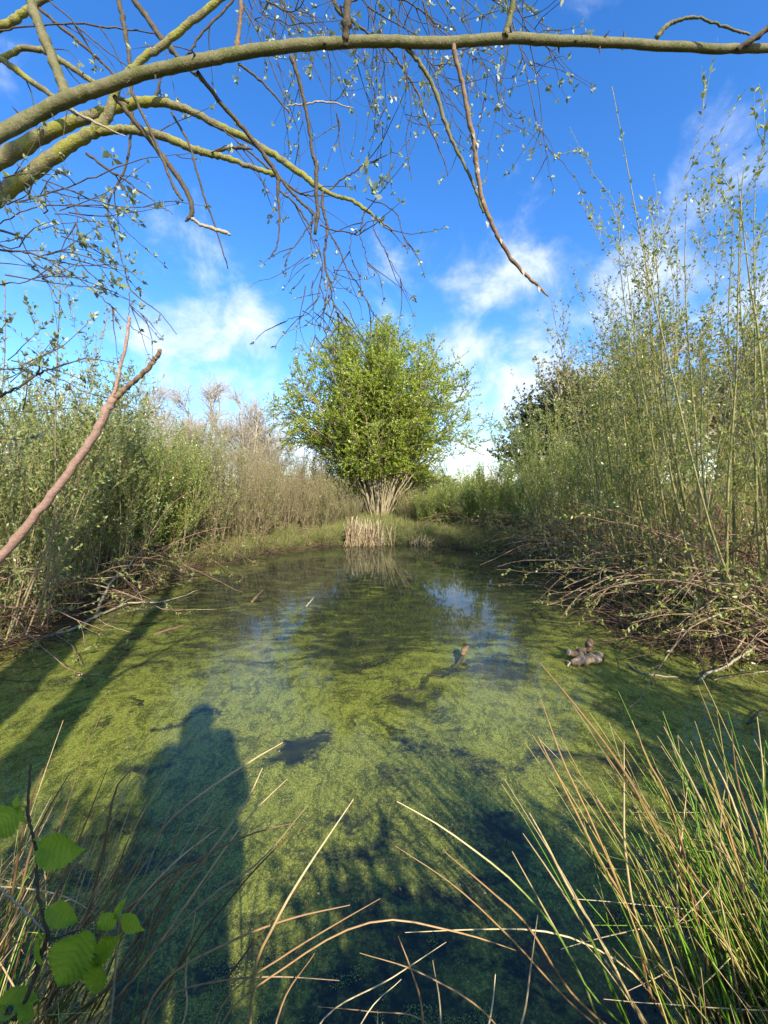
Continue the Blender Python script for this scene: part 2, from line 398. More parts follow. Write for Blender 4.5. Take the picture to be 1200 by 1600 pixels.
ac = k.mix(k.smooth(grain, .2, .85), (.075, .085, .014), (.31, .32, .046)); ac = k.mix(k.smooth(mid, .45, .62, 0, .5), ac, (.17, .19, .035)); mott = k.noise(rot.outputs[0], 15, 5, .7, .6).outputs[0]; ac = k.mix(k.smooth(mott, .46, .60, 0, .72), ac, (.05, .065, .012)); ac = k.mix(k.m('MULTIPLY', spark, .55), ac, (.46, .46, .14))
wc = k.mix(k.smooth(mid, .4, .6), (.020, .026, .018), (.046, .052, .020))
c = k.mix(alg, wc, ac)
p = k.n('ShaderNodeBsdfPrincipled'); k.put(p.inputs['Base Color'], c); p.inputs['IOR'].default_value = 1.33
k.put(p.inputs['Roughness'], k.m('ADD', .02, k.m('MULTIPLY', alg, .035)))
bp = k.n('ShaderNodeBump'); bp.inputs['Strength'].default_value = .022; bp.inputs['Distance'].default_value = .02
k.put(bp.inputs['Height'], k.m('ADD', k.m('MULTIPLY', mid, .5), k.m('MULTIPLY', grain, k.m('MULTIPLY', alg, .12)))); k.t.links.new(bp.outputs[0], p.inputs['Normal'])
finish(k, p.outputs[0]); M['water'] = m
g = Geo(); g.add([(-9, .2, 0), (9, .2, 0), (9, 16.5, 0), (-9, 16.5, 0)], [(0, 1, 2, 3)])
tag(g.build('water', M['water']), 'still pond water under a broken mat of yellow green algae', 'pond', kind='structure')


# ------------------------------------------------------------------ overhanging branches
THIN = 1.0


def true_radius(px, py, tangent, width, d):
    """a wide lens widens what lies off its axis: the real radius of a stem drawn so many pixels wide"""
    t = np.array(tangent, float); t /= np.linalg.norm(t) + 1e-9
    off = (-t[1] * (px - 600) + t[0] * (py - 800)) / 600
    return THIN * width * .5 * d / 600 / math.sqrt(1 + off * off)


def path(spec, jit=.004, per=6):
    """spec rows: (px, py, depth, width in photo pixels) or ('w', x, y, z, radius)"""
    P = []; R = []
    for q, s in enumerate(spec):
        if s[0] == 'w': P.append(s[1:4]); R.append(s[4]); continue
        near = [spec[i] for i in (q - 1, q + 1) if 0 <= i < len(spec) and spec[i][0] != 'w']
        P.append(at(s[0], s[1], s[2])); R.append(true_radius(s[0], s[1], (near[-1][0] - near[0][0], near[-1][1] - near[0][1]) if len(near) > 1 else (near[0][0] - s[0], near[0][1] - s[1]), s[3], s[2]))
    return curve(P, R, per, jit)


def limb(name, mat, parent, spec, S=10, jit=.004, knots=0, per=7):
    P, R = path(spec, jit, per)
    for q in range(knots):
        i = rng.integers(2, len(R) - 2); R[i] *= rng.uniform(1.12, 1.35)
    g = Geo().tubes(P, R, S, True); return g.build(name, mat, parent), P


def base_at(x, y, sink=.06):
    return (x, y, float(ground_z(x, y)[0]) - sink)


D0 = 1.25; THIN = .80
b0 = base_at(-1.12, -.85)
TA = thing('overhanging_tree', 'smooth grey green tree whose long bare limb arches across the top of the view', 'tree', b0)
limb('trunk', M['smooth_bark'], TA, [('w', b0[0], b0[1], b0[2], .19), ('w', -1.10, -.82, 1.2, .165), ('w', -1.03, -.74, 2.1, .15), ('w', -.97, -.62, 2.9, .13), ('w', -.86, -.55, 3.6, .10), ('w', -.80, -.5, 4.4, .085), ('w', -.8, -.5, 5.6, .05)], 14, .006)
LA, PA = limb('limb', M['smooth_bark'], TA, [('w', -1.06, -.76, 1.75, .09), ('w', -1.36, .0, 2.12, .05), ('w', -1.47, .66, 2.46, .036), (-150, 308, 1.14, 40), (-60, 250, 1.19, 40), (0, 210, 1.22, 38), (55, 180, D0, 36), (107, 155, D0, 37), (150, 140, D0, 33), (220, 116, D0, 31), (300, 98, D0, 30), (370, 84, 1.27, 30), (455, 72, 1.28, 28), (540, 66, 1.3, 27), (620, 65, 1.31, 26), (700, 66, 1.32, 26),
     (790, 60, 1.34, 25), (860, 63, 1.36, 24), (950, 66, 1.38, 23), (1040, 72, 1.4, 22), (1130, 76, 1.42, 21), (1240, 76, 1.45, 20), (1420, 84, 1.5, 17), (1640, 70, 1.55, 14), (1900, 95, 1.6, 10), (2150, 150, 1.65, 5)], 14, .0008)
stubs = [('side_branch', 'smooth_bark', [(107, 158, D0, 22), (95, 125, D0, 19), (75, 75, D0, 18), (58, 30, D0, 17), (36, -30, D0, 16)]),
         ('side_branch', 'tan_bark', [(369, 80, 1.27, 11), (374, 50, 1.26, 8), (379, -20, 1.25, 7)]),
         ('side_branch', 'dark_twig', [(539, 72, 1.3, 13), (541, 45, 1.28, 13), (545, -20, 1.25, 13)]),
         ('side_branch', 'smooth_bark', [(788, 58, 1.33, 14), (795, 35, 1.32, 10), (806, -20, 1.3, 9)]),
         ('side_branch', 'smooth_bark', [(1025, 60, 1.39, 9), (1040, 42, 1.38, 9), (1062, 31, 1.37, 8), (1090, 27, 1.36, 7), (1120, 38, 1.36, 7), (1150, 48, 1.36, 7), (1172, 54, 1.36, 6)]),
         ('side_branch', 'dark_twig', [(1150, 80, 1.42, 12), (1175, 62, 1.4, 11), (1215, 34, 1.38, 10)]),
         ('dead_spike', 'pale_twig', [(112, 172, 1.22, 5), (150, 192, 1.2, 5), (196, 213, 1.17, 2)]),
         ('hanging_branch', 'dark_twig', [(178, 150, 1.27, 8), (215, 195, 1.3, 9), (255, 246, 1.32, 9), (288, 292, 1.33, 9), (300, 325, 1.33, 9), (296, 340, 1.33, 9), (289, 346, 1.33, 4)]),
         ('hanging_branch', 'pale_twig', [(296, 338, 1.33, 7), (312, 350, 1.34, 6), (335, 358, 1.35, 7), (352, 363, 1.36, 8), (360, 367, 1.36, 4)]),
         ('hanging_branch', 'dark_twig', [(207, 145, 1.26, 6), (226, 185, 1.27, 5), (250, 238, 1.28, 6), (268, 285, 1.28, 5), (276, 300, 1.28, 6), (285, 313, 1.28, 4)]),
         ('hanging_branch', 'dark_twig', [(308, 112, 1.27, 8), (340, 155, 1.33, 8), (375, 195, 1.38, 8), (410, 238, 1.42, 8), (433, 275, 1.45, 8), (434, 302, 1.46, 6), (437, 345, 1.47, 3), (432, 385, 1.48, 3), (420, 405, 1.48, 2)]),
         ('hanging_branch', 'dark_twig', [(455, 88, 1.29, 9), (466, 120, 1.3, 7), (474, 155, 1.31, 6), (484, 205, 1.33, 6), (488, 240, 1.34, 6), (494, 258, 1.35, 8), (494, 300, 1.36, 7), (497, 330, 1.37, 7), (492, 366, 1.38, 6)]),
         ('hanging_branch', 'dark_twig', [(372, 100, 1.28, 5), (400, 120, 1.3, 5), (430, 150, 1.31, 4), (452, 177, 1.32, 2)]),
         ('hanging_branch', 'pale_twig', [(448, 166, 1.31, 3), (480, 162, 1.32, 4), (510, 159, 1.33, 4), (552, 169, 1.34, 2)]),
         ('hanging_branch', 'smooth_bark', [(634, 74, 1.32, 9), (655, 98, 1.34, 9), (670, 122, 1.35, 8), (684, 153, 1.36, 8), (695, 190, 1.37, 8), (710, 228, 1.38, 7), (728, 262, 1.39, 6), (745, 300, 1.4, 6), (755, 332, 1.4, 5)]),
         ('hanging_branch', 'tan_bark', [(707, 66, 1.32, 10), (713, 95, 1.32, 9), (722, 130, 1.33, 8), (731, 180, 1.34, 9), (741, 225, 1.35, 9), (746, 268, 1.36, 9), (757, 320, 1.37, 9), (774, 362, 1.38, 9), (795, 398, 1.38, 8), (820, 428, 1.39, 7), (838, 444, 1.39, 7), (857, 463, 1.39, 3)]),
         ('hanging_branch', 'dark_twig', [(268, 175, 1.35, 4), (295, 225, 1.37, 4), (307, 265, 1.38, 4), (320, 310, 1.4, 4), (335, 350, 1.42, 3), (356, 420, 1.44, 2)])]
for nm, mt, sp in stubs:
    o_, P_ = limb(nm, M[mt], TA, sp, 8, .0011, 3 if sp[0][3] > 6 else 0)
    if mt == 'tan_bark': PEEL = o_
# bark flakes still clinging to the peeling branch, and buds and thorns on the limb
for px, py, l in ((737, 205, .03), (744, 222, .026), (746, 262, .022), (759, 345, .03), (781, 372, .024), (815, 420, .03), (840, 447, .026), (731, 185, .02)):
    q = at(px, py, 1.345); g = Geo(); g.leaves(q[None], np.array([[.25, -.3, -1.]]), np.array([[.2, -1., .2]]), l, l * .4, .3); g.build('bark_flake', M['pale_twig'], TA).parent = PEEL
i = rng.integers(24, len(PA) - 32, 26); bs = PA[i]; dd = rng.normal(0, 1, (26, 3)); P = grow(bs, dd, .034, 3)
for q in range(26): Geo().tubes(P[q:q + 1], taper(1, 3, .007, .0008), 5).build('thorn', M['dark_twig'], TA).parent = LA

THIN = .66
# mossy willow whose limbs fill the corner
b1 = base_at(-1.85, -.4)
TB = thing('mossy_willow', 'old willow with thick mossy limbs and budding twigs reaching over the water', 'tree', b1)
limb('trunk', M['mossy_bark'], TB, [('w', b1[0], b1[1], b1[2], .36), ('w', -1.86, -.4, 1.1, .30), ('w', -1.86, -.35, 2.0, .27), ('w', -1.85, -.35, 3.2, .23), ('w', -1.9, -.3, 4.6, .14)], 16, .012)
d = 1.95
LIMBS = [[('w', -1.87, -.36, 1.5, .13), ('w', -2.25, .5, 2.1, .06), ('w', -2.42, 1.25, 2.5, .046), (-160, 415, 1.82, 48), (-70, 354, 1.9, 48), (0, 306, d, 48), (60, 262, d, 44), (110, 226, d, 38), (148, 204, d, 35), (168, 180, d, 28), (186, 130, d, 22), (215, 100, d, 22), (260, 66, d, 22), (300, 34, d, 21), (350, -6, d, 20), (400, -50, d, 18)],
         [(150, 206, d, 26), (175, 203, d, 22), (205, 203, d, 21), (255, 213, d, 21), (300, 232, d, 18), (330, 241, d, 17), (365, 250, d, 13), (400, 263, d, 12), (435, 273, d, 12)],
         [('w', -1.86, -.35, 2.0, .13), ('w', -2.3, .5, 2.5, .06), ('w', -2.6, 1.35, 2.95, .05), (-150, 336, 2.0, 52), (-60, 284, 2.06, 52), (30, 232, 2.1, 48), (80, 205, 2.1, 40), (140, 182, 2.1, 34), (200, 164, 2.1, 30), (240, 158, 2.1, 27), (268, 164, 2.1, 22), (300, 174, 2.1, 18), (340, 195, 2.1, 17), (385, 217, 2.1, 17), (430, 243, 2.1, 16), (468, 270, 2.1, 15), (495, 290, 2.1, 14), (520, 304, 2.1, 10), (545, 311, 2.1, 9), (570, 326, 2.1, 10), (590, 343, 2.1, 6), (615, 360, 2.1, 3)],
         [(330, 241, d, 12), (348, 233, d, 10), (372, 230, d, 10), (395, 233, d, 4)],
         [(-20, 105, 2.0, 16), (15, 84, 2.0, 17), (40, 76, 2.0, 17), (70, 80, 2.0, 15), (100, 98, 2.0, 13), (130, 118, 2.0, 12), (160, 138, 2.0, 11), (200, 160, 2.0, 8)],
         [(-20, 78, 2.0, 12), (10, 98, 2.0, 13), (50, 128, 2.0, 13), (90, 155, 2.0, 12), (120, 178, 2.0, 10)],
         [(-20, 50, 2.3, 26), (15, 35, 2.3, 26), (45, 14, 2.3, 24), (85, -12, 2.3, 22)],
         [(-10, 50, 2.2, 7), (40, 42, 2.2, 6), (110, 37, 2.2, 6), (180, 44, 2.2, 6), (245, 52, 2.2, 4)],
         [(62, 14, 2.3, 8), (95, 42, 2.3, 8), (140, 80, 2.3, 7), (170, 108, 2.3, 6), (190, 130, 2.3, 5)],
         [(70, -8, 1.9, 3.5), (120, 40, 1.9, 3.5), (160, 75, 1.9, 3), (215, 116, 1.9, 2.5)],
         [(182, -15, 2.2, 11), (194, 40, 2.2, 11), (202, 95, 2.2, 9), (206, 150, 2.2, 7), (203, 220, 2.2, 6), (195, 265, 2.2, 6), (172, 310, 2.2, 5), (168, 335, 2.2, 4), (180, 370, 2.2, 3), (193, 415, 2.2, 3), (206, 455, 2.2, 3), (250, 490, 2.2, 2), (276, 522, 2.2, 1.5)],
         [(202, -10, 2.1, 12), (228, 25, 2.1, 12), (246, 52, 2.1, 12), (266, 75, 2.1, 11), (286, 98, 2.1, 9), (320, 130, 2.1, 6)],
         [(372, -10, 2.2, 8), (340, 28, 2.2, 8), (310, 58, 2.2, 8), (298, 80, 2.2, 7), (285, 92, 2.2, 5)],
         [(240, 158, 2.1, 9), (246, 140, 2.1, 8), (252, 120, 2.1, 6)],
         [(318, 185, 2.1, 4), (355, 208, 2.05, 4), (380, 228, 2.0, 5), (405, 250, 2.0, 5), (440, 280, 2.0, 6), (465, 300, 2.0, 6), (490, 306, 2.0, 4), (515, 306, 2.0, 2)],
         [(432, 272, 2.0, 7), (455, 300, 2.0, 7), (475, 320, 2.0, 7), (492, 338, 2.0, 5), (485, 348, 2.0, 4)],
         [(432, 296, 2.0, 5), (455, 312, 2.0, 5), (472, 335, 2.0, 5), (484, 355, 2.0, 4), (487, 374, 2.0, 2)],
         [(492, 344, 2.0, 4), (478, 360, 2.0, 4), (462, 382, 2.0, 3), (442, 403, 2.0, 2)],
         [(505, 300, 2.1, 8), (504, 325, 2.1, 8), (511, 350, 2.1, 7), (509, 380, 2.1, 7), (507, 412, 2.1, 6), (514, 440, 2.1, 5), (520, 470, 2.1, 4), (530, 495, 2.1, 4), (545, 520, 2.1, 3), (565, 548, 2.1, 2.5), (578, 575, 2.1, 1.5)],
         [(514, 362, 2.1, 4), (530, 390, 2.1, 4), (543, 420, 2.1, 3.5), (562, 450, 2.1, 3), (580, 484, 2.1, 2.5), (584, 496, 2.1, 2), (575, 512, 2.1, 1.5)],
         [(497, 380, 2.1, 3), (503, 412, 2.1, 3), (500, 445, 2.1, 3), (492, 475, 2.1, 2.5), (478, 492, 2.1, 2), (455, 497, 2.1, 2), (436, 508, 2.1, 1.2)],
         [(500, 446, 2.1, 3), (508, 480, 2.1, 2.5), (495, 500, 2.1, 2), (492, 520, 2.1, 1.5), (497, 540, 2.1, 1)],
         [(507, 412, 2.1, 2.5), (512, 440, 2.1, 2.5), (506, 485, 2.1, 2.5), (508, 520, 2.1, 2), (525, 550, 2.1, 1)],
         [(500, 352, 2.05, 4), (520, 360, 2.05, 4), (540, 362, 2.05, 4), (553, 366, 2.05, 4), (563, 366, 2.05, 3), (574, 350, 2.05, 2)],
         [(563, 366, 2.1, 3), (566, 345, 2.1, 4), (569, 330, 2.1, 3)], [(562, 368, 2.1, 2.5), (572, 400, 2.1, 2.5), (577, 430, 2.1, 1.2)],
         [(549, 366, 2.1, 2), (547, 390, 2.1, 2), (552, 415, 2.1, 1)],
         [(585, 340, 2.1, 4), (600, 355, 2.1, 3.5), (613, 361, 2.1, 1.5)], [(583, 345, 2.1, 3), (588, 368, 2.1, 3), (602, 390, 2.1, 2.5), (612, 412, 2.1, 2), (630, 445, 2.1, 1.5), (640, 470, 2.1, 1)],
         [(512, 300, 2.1, 5), (530, 283, 2.08, 4.5), (550, 271, 2.06, 4.5), (570, 258, 2.04, 5), (590, 250, 2.02, 4), (597, 240, 2.0, 2)],
         [(572, 310, 2.1, 3), (600, 320, 2.1, 3), (622, 338, 2.1, 3), (628, 362, 2.1, 2), (640, 390, 2.1, 1.2)],
         [(515, -20, 2.5, 10), (528, 15, 2.5, 10), (545, 30, 2.5, 9), (570, 48, 2.5, 7), (610, 80, 2.5, 6), (630, 110, 2.5, 5), (652, 145, 2.5, 5), (668, 190, 2.5, 4), (690, 240, 2.5, 3), (700, 275, 2.5, 2)],
         [(528, 14, 2.5, 7), (545, 5, 2.5, 6), (570, -5, 2.5, 5)], [(590, -5, 2.5, 5), (625, 0, 2.5, 5), (655, 14, 2.5, 5), (685, 38, 2.5, 4), (705, 55, 2.5, 3), (740, 95, 2.5, 2)],
         [(-15, 388, 1.8, 6), (40, 395, 1.8, 5), (85, 408, 1.8, 4), (130, 415, 1.8, 3), (185, 413, 1.8, 2)], [(90, 412, 1.8, 3), (130, 440, 1.8, 3), (165, 470, 1.8, 2.5), (205, 510, 1.8, 2), (235, 530, 1.8, 1.2)],
         [(-10, 445, 1.8, 4), (30, 442, 1.8, 3), (70, 430, 1.8, 2.5), (100, 420, 1.8, 1.5)], [(0, 360, 1.9, 6), (36, 371, 1.9, 5), (37, 372, 1.9, 2)],
         [(0, 350, 1.9, 4), (50, 325, 1.9, 4), (110, 320, 1.9, 3.5), (180, 322, 1.9, 3), (260, 325, 1.9, 1.5)], [(30, 315, d, 5), (80, 300, d, 5), (150, 275, d, 4.5), (220, 250, d, 3), (300, 238, d, 1.5)],
         [(135, 240, d, 7), (170, 265, d, 6), (200, 285, d, 5), (235, 310, d, 3), (270, 335, d, 1.5)],
         [(-10, 625, 1.7, 8), (30, 605, 1.7, 7), (70, 580, 1.7, 5), (115, 565, 1.7, 3), (140, 556, 1.7, 1.5)], [(65, 578, 1.7, 3.5), (100, 595, 1.7, 3), (130, 612, 1.7, 2), (150, 618, 1.7, 1)],
         [(203, 456, 2.2, 2.5), (202, 480, 2.2, 2), (200, 500, 2.2, 1.5)], [(205, 478, 2.2, 2), (225, 495, 2.2, 1.6), (240, 510, 2.2, 1)],
         [(105, 305, 1.9, 2.5), (120, 335, 1.9, 2.5), (114, 365, 1.9, 2), (116, 405, 1.9, 1.2)]]
strands = []; thin = Geo()
for sp in LIMBS:
    w0 = max(s[3] if s[0] != 'w' else 40 for s in sp)
    if w0 >= 10:
        o, P = limb('limb', M['mossy_bark'] if w0 >= 13 else M['dark_twig'], TB, sp, 12, .0022 if w0 > 18 else .0018, 2 if w0 < 30 else 0)
    else:
        P, R = path(sp, .0022); thin.tubes(P, R * .92, 6, True)
    strands.append(resample(P, np.ones(len(P)), 12)[0])
thin.build('twig', M['dark_twig'], TB)
# finer twigs sprouting from those, with tufts of silvery young leaves
ST = np.array(strands)
idx = [i for i, sp in enumerate(LIMBS) if 2 <= sp[0][3] and i >= 13]
seeds = ST[[i for i in range(len(LIMBS)) if i not in (0, 2, 6)]]
B, D, t, i = spawn(seeds, 2, .3, .95, 25, 70); tw1 = grow(B, D + np.array([.1, 0, -.35]), rng.uniform(.12, .38, len(B)), 6, (0, 0, -.5), .7)
# hanging curtain of fine twigs from limbs above the frame
n = 46; px = rng.uniform(330, 800, n); B = np.array([at(x, rng.uniform(-60, 20) + 0.0 * x, dd) for x, dd in zip(px, rng.uniform(2.2, 3.0, n))])
tw2 = grow(B, np.stack([rng.uniform(.05, .75, n), rng.uniform(-.3, .3, n), rng.uniform(-1.2, -.2, n)], 1), rng.uniform(.45, 1.15, n), 9, (.1, 0, -.5), .9)
B, D, t, i = spawn(tw2, 5, .2, .98, 25, 65); tw3 = grow(B, D, rng.uniform(.12, .42, len(B)), 6, (0, 0, -.3), .9)
n = 34; B = np.array([at(rng.uniform(-20, 120), rng.uniform(270, 440), dd) for dd in rng.uniform(1.6, 2.2, n)])
tw4 = grow(B, np.stack([rng.uniform(.3, 1.2, n), rng.uniform(-.3, .3, n), rng.uniform(-.6, .4, n)], 1), rng.uniform(.2, .5, n), 7, (0, 0, -.1), .8)
n = 16; B = np.array([at(rng.uniform(-30, 60), rng.uniform(540, 700), dd) for dd in rng.uniform(1.5, 2.1, n)])
tw5 = grow(B, np.stack([rng.uniform(.3, 1.0, n), rng.uniform(-.3, .3, n), rng.uniform(-.2, .9, n)], 1), rng.uniform(.15, .4, n), 7, (0, 0, .2), .6)
n = 30; B = np.array([at(rng.uniform(470, 540), rng.uniform(400, 500), dd) for dd in rng.uniform(2.05, 2.15, n)])
tw6 = grow(B, np.stack([rng.uniform(-.8, .9, n), rng.uniform(-.3, .3, n), rng.uniform(-1.2, -.1, n)], 1), rng.uniform(.1, .34, n), 7, (0, 0, -.4), 1.1)
g = Geo()
for P, r0 in ((tw1, .0035), (tw2, .0048), (tw3, .0028), (tw4, .0035), (tw5, .003), (tw6, .0028)):
    g.tubes(P, taper(len(P), P.shape[1], r0, .001), 4)
g.build('fine_twig', M['dark_twig'], TB)


def tufts(g, P, n, L0, L1, prob=1.0, t0=.45):
    """little rosettes of 3-5 leaves at intervals along twigs and at their tips"""
    p, T, t, i = spawn(P, n, t0, 1.0, 0, 25); keep = rng.random(len(p)) < prob; p = p[keep]; T = T[keep]
    p = np.concatenate([p, P[:, -1]]); T = np.concatenate([T, unit(P[:, -1] - P[:, -2])])
    for q in range(4):
        d = unit(T * .9 + rng.normal(0, .75, p.shape) + np.array([0, 0, .25])); L = rng.uniform(L0, L1, len(p)); g.leaves(p, d, rng.normal(0, 1, p.shape), L, L * rng.uniform(.4, .6, len(p)), .25)


g = Geo(); tufts(g, tw1, 2, .014, .03, .5); tufts(g, tw3, 2, .016, .034, .7); tufts(g, tw4, 3, .014, .030); tufts(g, tw5, 5, .016, .03); tufts(g, tw6, 2, .010, .02, .5)
n = 9
for px, py in ((183, 360), (150, 365), (155, 390), (175, 410), (205, 408), (150, 455), (183, 440), (215, 345), (128, 382), (195, 300), (205, 310), (170, 240), (585, 300), (575, 290), (595, 285), (568, 270)):
    B = np.tile(at(px, py, 1.85), (n, 1)) + rng.normal(0, .012, (n, 3)); L = rng.uniform(.022, .046, n); g.leaves(B, rng.normal(0, 1, (n, 3)) + [0, 0, .4], rng.normal(0, 1, (n, 3)), L, L * .55, .25)
g.build('foliage', M['leaf_silver'], TB)

THIN = .64
# the cut, stripped branch that leans in from the bank
bb = base_at(-2.3, 1.35)
T = thing('leaning_cut_branch', 'stripped pinkish branch leaning over the bank, forked near its sawn end', 'branch', bb)
limb('stem', M['pink_bark'], T, [('w', bb[0], bb[1], bb[2], .034), ('w', -1.9, 1.42, .95, .031), (-60, 930, 1.5, 26), (0, 872, 1.5, 24), (60, 800, 1.5, 23), (110, 735, 1.5, 22), (150, 675, 1.5, 22), (172, 632, 1.5, 23), (183, 616, 1.5, 20)], 12, .002, 2)
limb('fork', M['tan_bark'], T, [(178, 624, 1.5, 17), (195, 608, 1.5, 14), (218, 590, 1.49, 14), (236, 570, 1.48, 13), (243, 560, 1.48, 12), (251, 548, 1.47, 12)], 10, .002, 1)
limb('fork', M['pink_bark'], T, [(178, 620, 1.5, 10), (184, 590, 1.5, 9), (194, 550, 1.5, 9), (199, 522, 1.5, 9), (203, 495, 1.5, 8)], 10, .001)


THIN = 1.0
# ------------------------------------------------------------------ shrubs and trees
def shrub(name, label, cat, xy, h, nst, spread, tilt, nbr, ntw, leafn, leaf, mats, r0=.022, group=None, leafL=(.03, .05), lean=(0, 0, 0), upbend=.55, brl=(.22, .42), twl=(.2, .55), bt=(.10, .95), ratio=.42, sub=True, low=0, lowdir=(0, 0, 0), flat=.0):
    b = base_at(*xy); T = thing(name, label, cat, b, group)
    a = rng.uniform(0, 2 * math.pi, nst); rr = spread * np.sqrt(rng.random(nst))
    bx = b[0] + rr * np.cos(a); by = b[1] + rr * np.sin(a); bz = np.maximum(ground_z(bx, by), -.12) - .05
    tl = np.radians(rng.uniform(2, tilt, nst)) * (.4 + .6 * rr / spread)
    az = a + rng.normal(0, .5, nst)
    D = np.stack([np.cos(az) * np.sin(tl), np.sin(az) * np.sin(tl), np.cos(tl)], 1) + np.array(lean)
    L = h * rng.uniform(.55, 1.05, nst) / np.maximum(.6, unit(D)[:, 2])
    P = grow(np.stack([bx, by, bz], 1), D, L, 14, (0, 0, upbend), .35)
    R = taper(nst, 14, r0 * rng.uniform(.55, 1.15, nst), .003)
    g = Geo().tubes(P, R, 6)
    B, D, t, i = spawn(P, nbr, bt[0], bt[1], 10, 38); L2 = L[i] * rng.uniform(brl[0], brl[1], len(B)) * (1.15 - .6 * t)
    P2 = grow(B, D, L2, 8, (0, 0, .6), .45); g.tubes(P2, taper(len(P2), 8, np.maximum(.0025, r0 * .34 * (1.1 - t)), .0018), 4)
    fol = Geo()
    if ntw:
        B, D, t3, i = spawn(P2, ntw, .15, .95, 15, 45); P3 = grow(B, D, rng.uniform(twl[0], twl[1], len(B)), 6, (0, 0, .5), .5)
        tg = Geo().tubes(P3, taper(len(P3), 6, .003, .0013), 3); tg.build('twig', mats[1], T)
        if leafn: leaf_on(fol, P3, leafn, *leafL, ratio)
    g.build('stem', mats[0], T)
    if leafn:
        leaf_on(fol, P2, int(leafn * 1.7), *leafL, ratio); leaf_on(fol, P, leafn * 2, *leafL, ratio, t0=.45)
    if low:
        a = rng.uniform(-1, 1, low); ld = np.array(lowdir, float)
        D = ld + rng.normal(0, .6, (low, 3)) * np.array([1, 1, .5]); q = rng.uniform(-spread, spread, (low, 2))
        B = np.stack([b[0] + q[:, 0], b[1] + q[:, 1], np.maximum(ground_z(b[0] + q[:, 0], b[1] + q[:, 1]), 0) + rng.uniform(0, .6, low)], 1)
        P4 = grow(B, D, rng.uniform(.6, 2.5, low), 12, (0, 0, -.75), .95); P4[:, :, 2] = np.maximum(P4[:, :, 2], rng.uniform(.0, .12, low)[:, None])
        lg = Geo().tubes(P4, taper(low, 12, .0095, .0028) * rng.uniform(.6, 1.5, (low, 1)), 5)
        B, D, t4, i = spawn(P4, 4, .3, .95, 20, 60); P5 = grow(B, D, rng.uniform(.15, .5, len(B)), 6, (0, 0, .1), .8); P5[:, :, 2] = np.maximum(P5[:, :, 2], .004); lg.tubes(P5, taper(len(P5), 6, .0035, .0014), 4)
        lg.build('low_shoot', M['red_shoot'], T)
        k = rng.random(len(P5)) < .75
        leaf_on(fol, P5[k], 12, *leafL, ratio)
    if fol.n: fol.build('foliage', leaf, T)
    return T


WS = M['willow_stem']; BS = M['brown_stem']
G1 = 'willow shrubs along the sunny bank'
G2 = 'willow shrubs along the shady bank'
# right-hand bank (seen from the water): tall leafy wands
shrub('willow_shrub', 'tallest willow with thick olive stems rising above the tangled dead shoots', 'shrub', (4.9, 4.6), 5.7, 34, .9, 25, 9, 3, 10, M['leaf_willow'], (WS, WS), .026, G1, (.034, .062), (-.08, 0, 0), .7, low=95, lowdir=(-.95, -.2, .5))
shrub('willow_shrub', 'tall willow behind the submerged log, its wands thick with small leaves', 'shrub', (4.8, 6.0), 5.3, 28, .9, 26, 9, 3, 10, M['leaf_willow'], (WS, WS), .019, G1, (.034, .060), (-.08, 0, 0), .7, low=80, lowdir=(-1.0, -.2, .45))
shrub('willow_shrub', 'mid height willow leaning over the open water past the log', 'shrub', (4.9, 7.6), 4.6, 28, 1.0, 28, 8, 4, 9, M['leaf_willow'], (WS, WS), .026, G1, (.034, .060), (-.06, 0, 0), .55, low=80, lowdir=(-1.0, -.2, .4))
shrub('willow_shrub', 'bushy willow in front of the rounded brown tree', 'shrub', (5.2, 9.4), 3.8, 30, 1.0, 30, 9, 4, 10, M['leaf_willow'], (WS, WS), .022, G1, (.036, .062), (-.06, 0, 0), .5, low=70, lowdir=(-1.0, -.2, .35))
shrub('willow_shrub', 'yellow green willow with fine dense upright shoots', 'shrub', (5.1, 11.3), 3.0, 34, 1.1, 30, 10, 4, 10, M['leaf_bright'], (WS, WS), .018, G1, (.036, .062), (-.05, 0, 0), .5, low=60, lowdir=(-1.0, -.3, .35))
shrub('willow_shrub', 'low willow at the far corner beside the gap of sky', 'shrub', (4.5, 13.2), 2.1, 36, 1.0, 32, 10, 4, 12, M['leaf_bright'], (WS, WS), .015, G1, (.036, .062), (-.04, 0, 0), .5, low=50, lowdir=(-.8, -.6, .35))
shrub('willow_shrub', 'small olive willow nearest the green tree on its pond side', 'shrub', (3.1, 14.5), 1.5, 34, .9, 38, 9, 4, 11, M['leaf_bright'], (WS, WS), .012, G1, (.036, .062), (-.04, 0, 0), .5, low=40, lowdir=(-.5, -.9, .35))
shrub('willow_shrub', 'willow thicket standing inland of the tallest willow', 'shrub', (7.2, 6.6), 2.5, 12, 1.0, 25, 10, 4, 10, M['leaf_willow'], (WS, WS), .03, G1, (.028, .05))
shrub('willow_shrub', 'willow thicket by the patch of dead bracken', 'shrub', (8.6, 8.8), 2.5, 14, 1.2, 25, 10, 4, 11, M['leaf_willow'], (WS, WS), .028, G1, (.03, .05))
shrub('willow_shrub', 'inland willow before the ivy covered tree', 'shrub', (7.8, 12.4), 3.0, 22, 1.4, 28, 10, 5, 13, M['leaf_willow'], (WS, WS), .024, G1, (.03, .05))
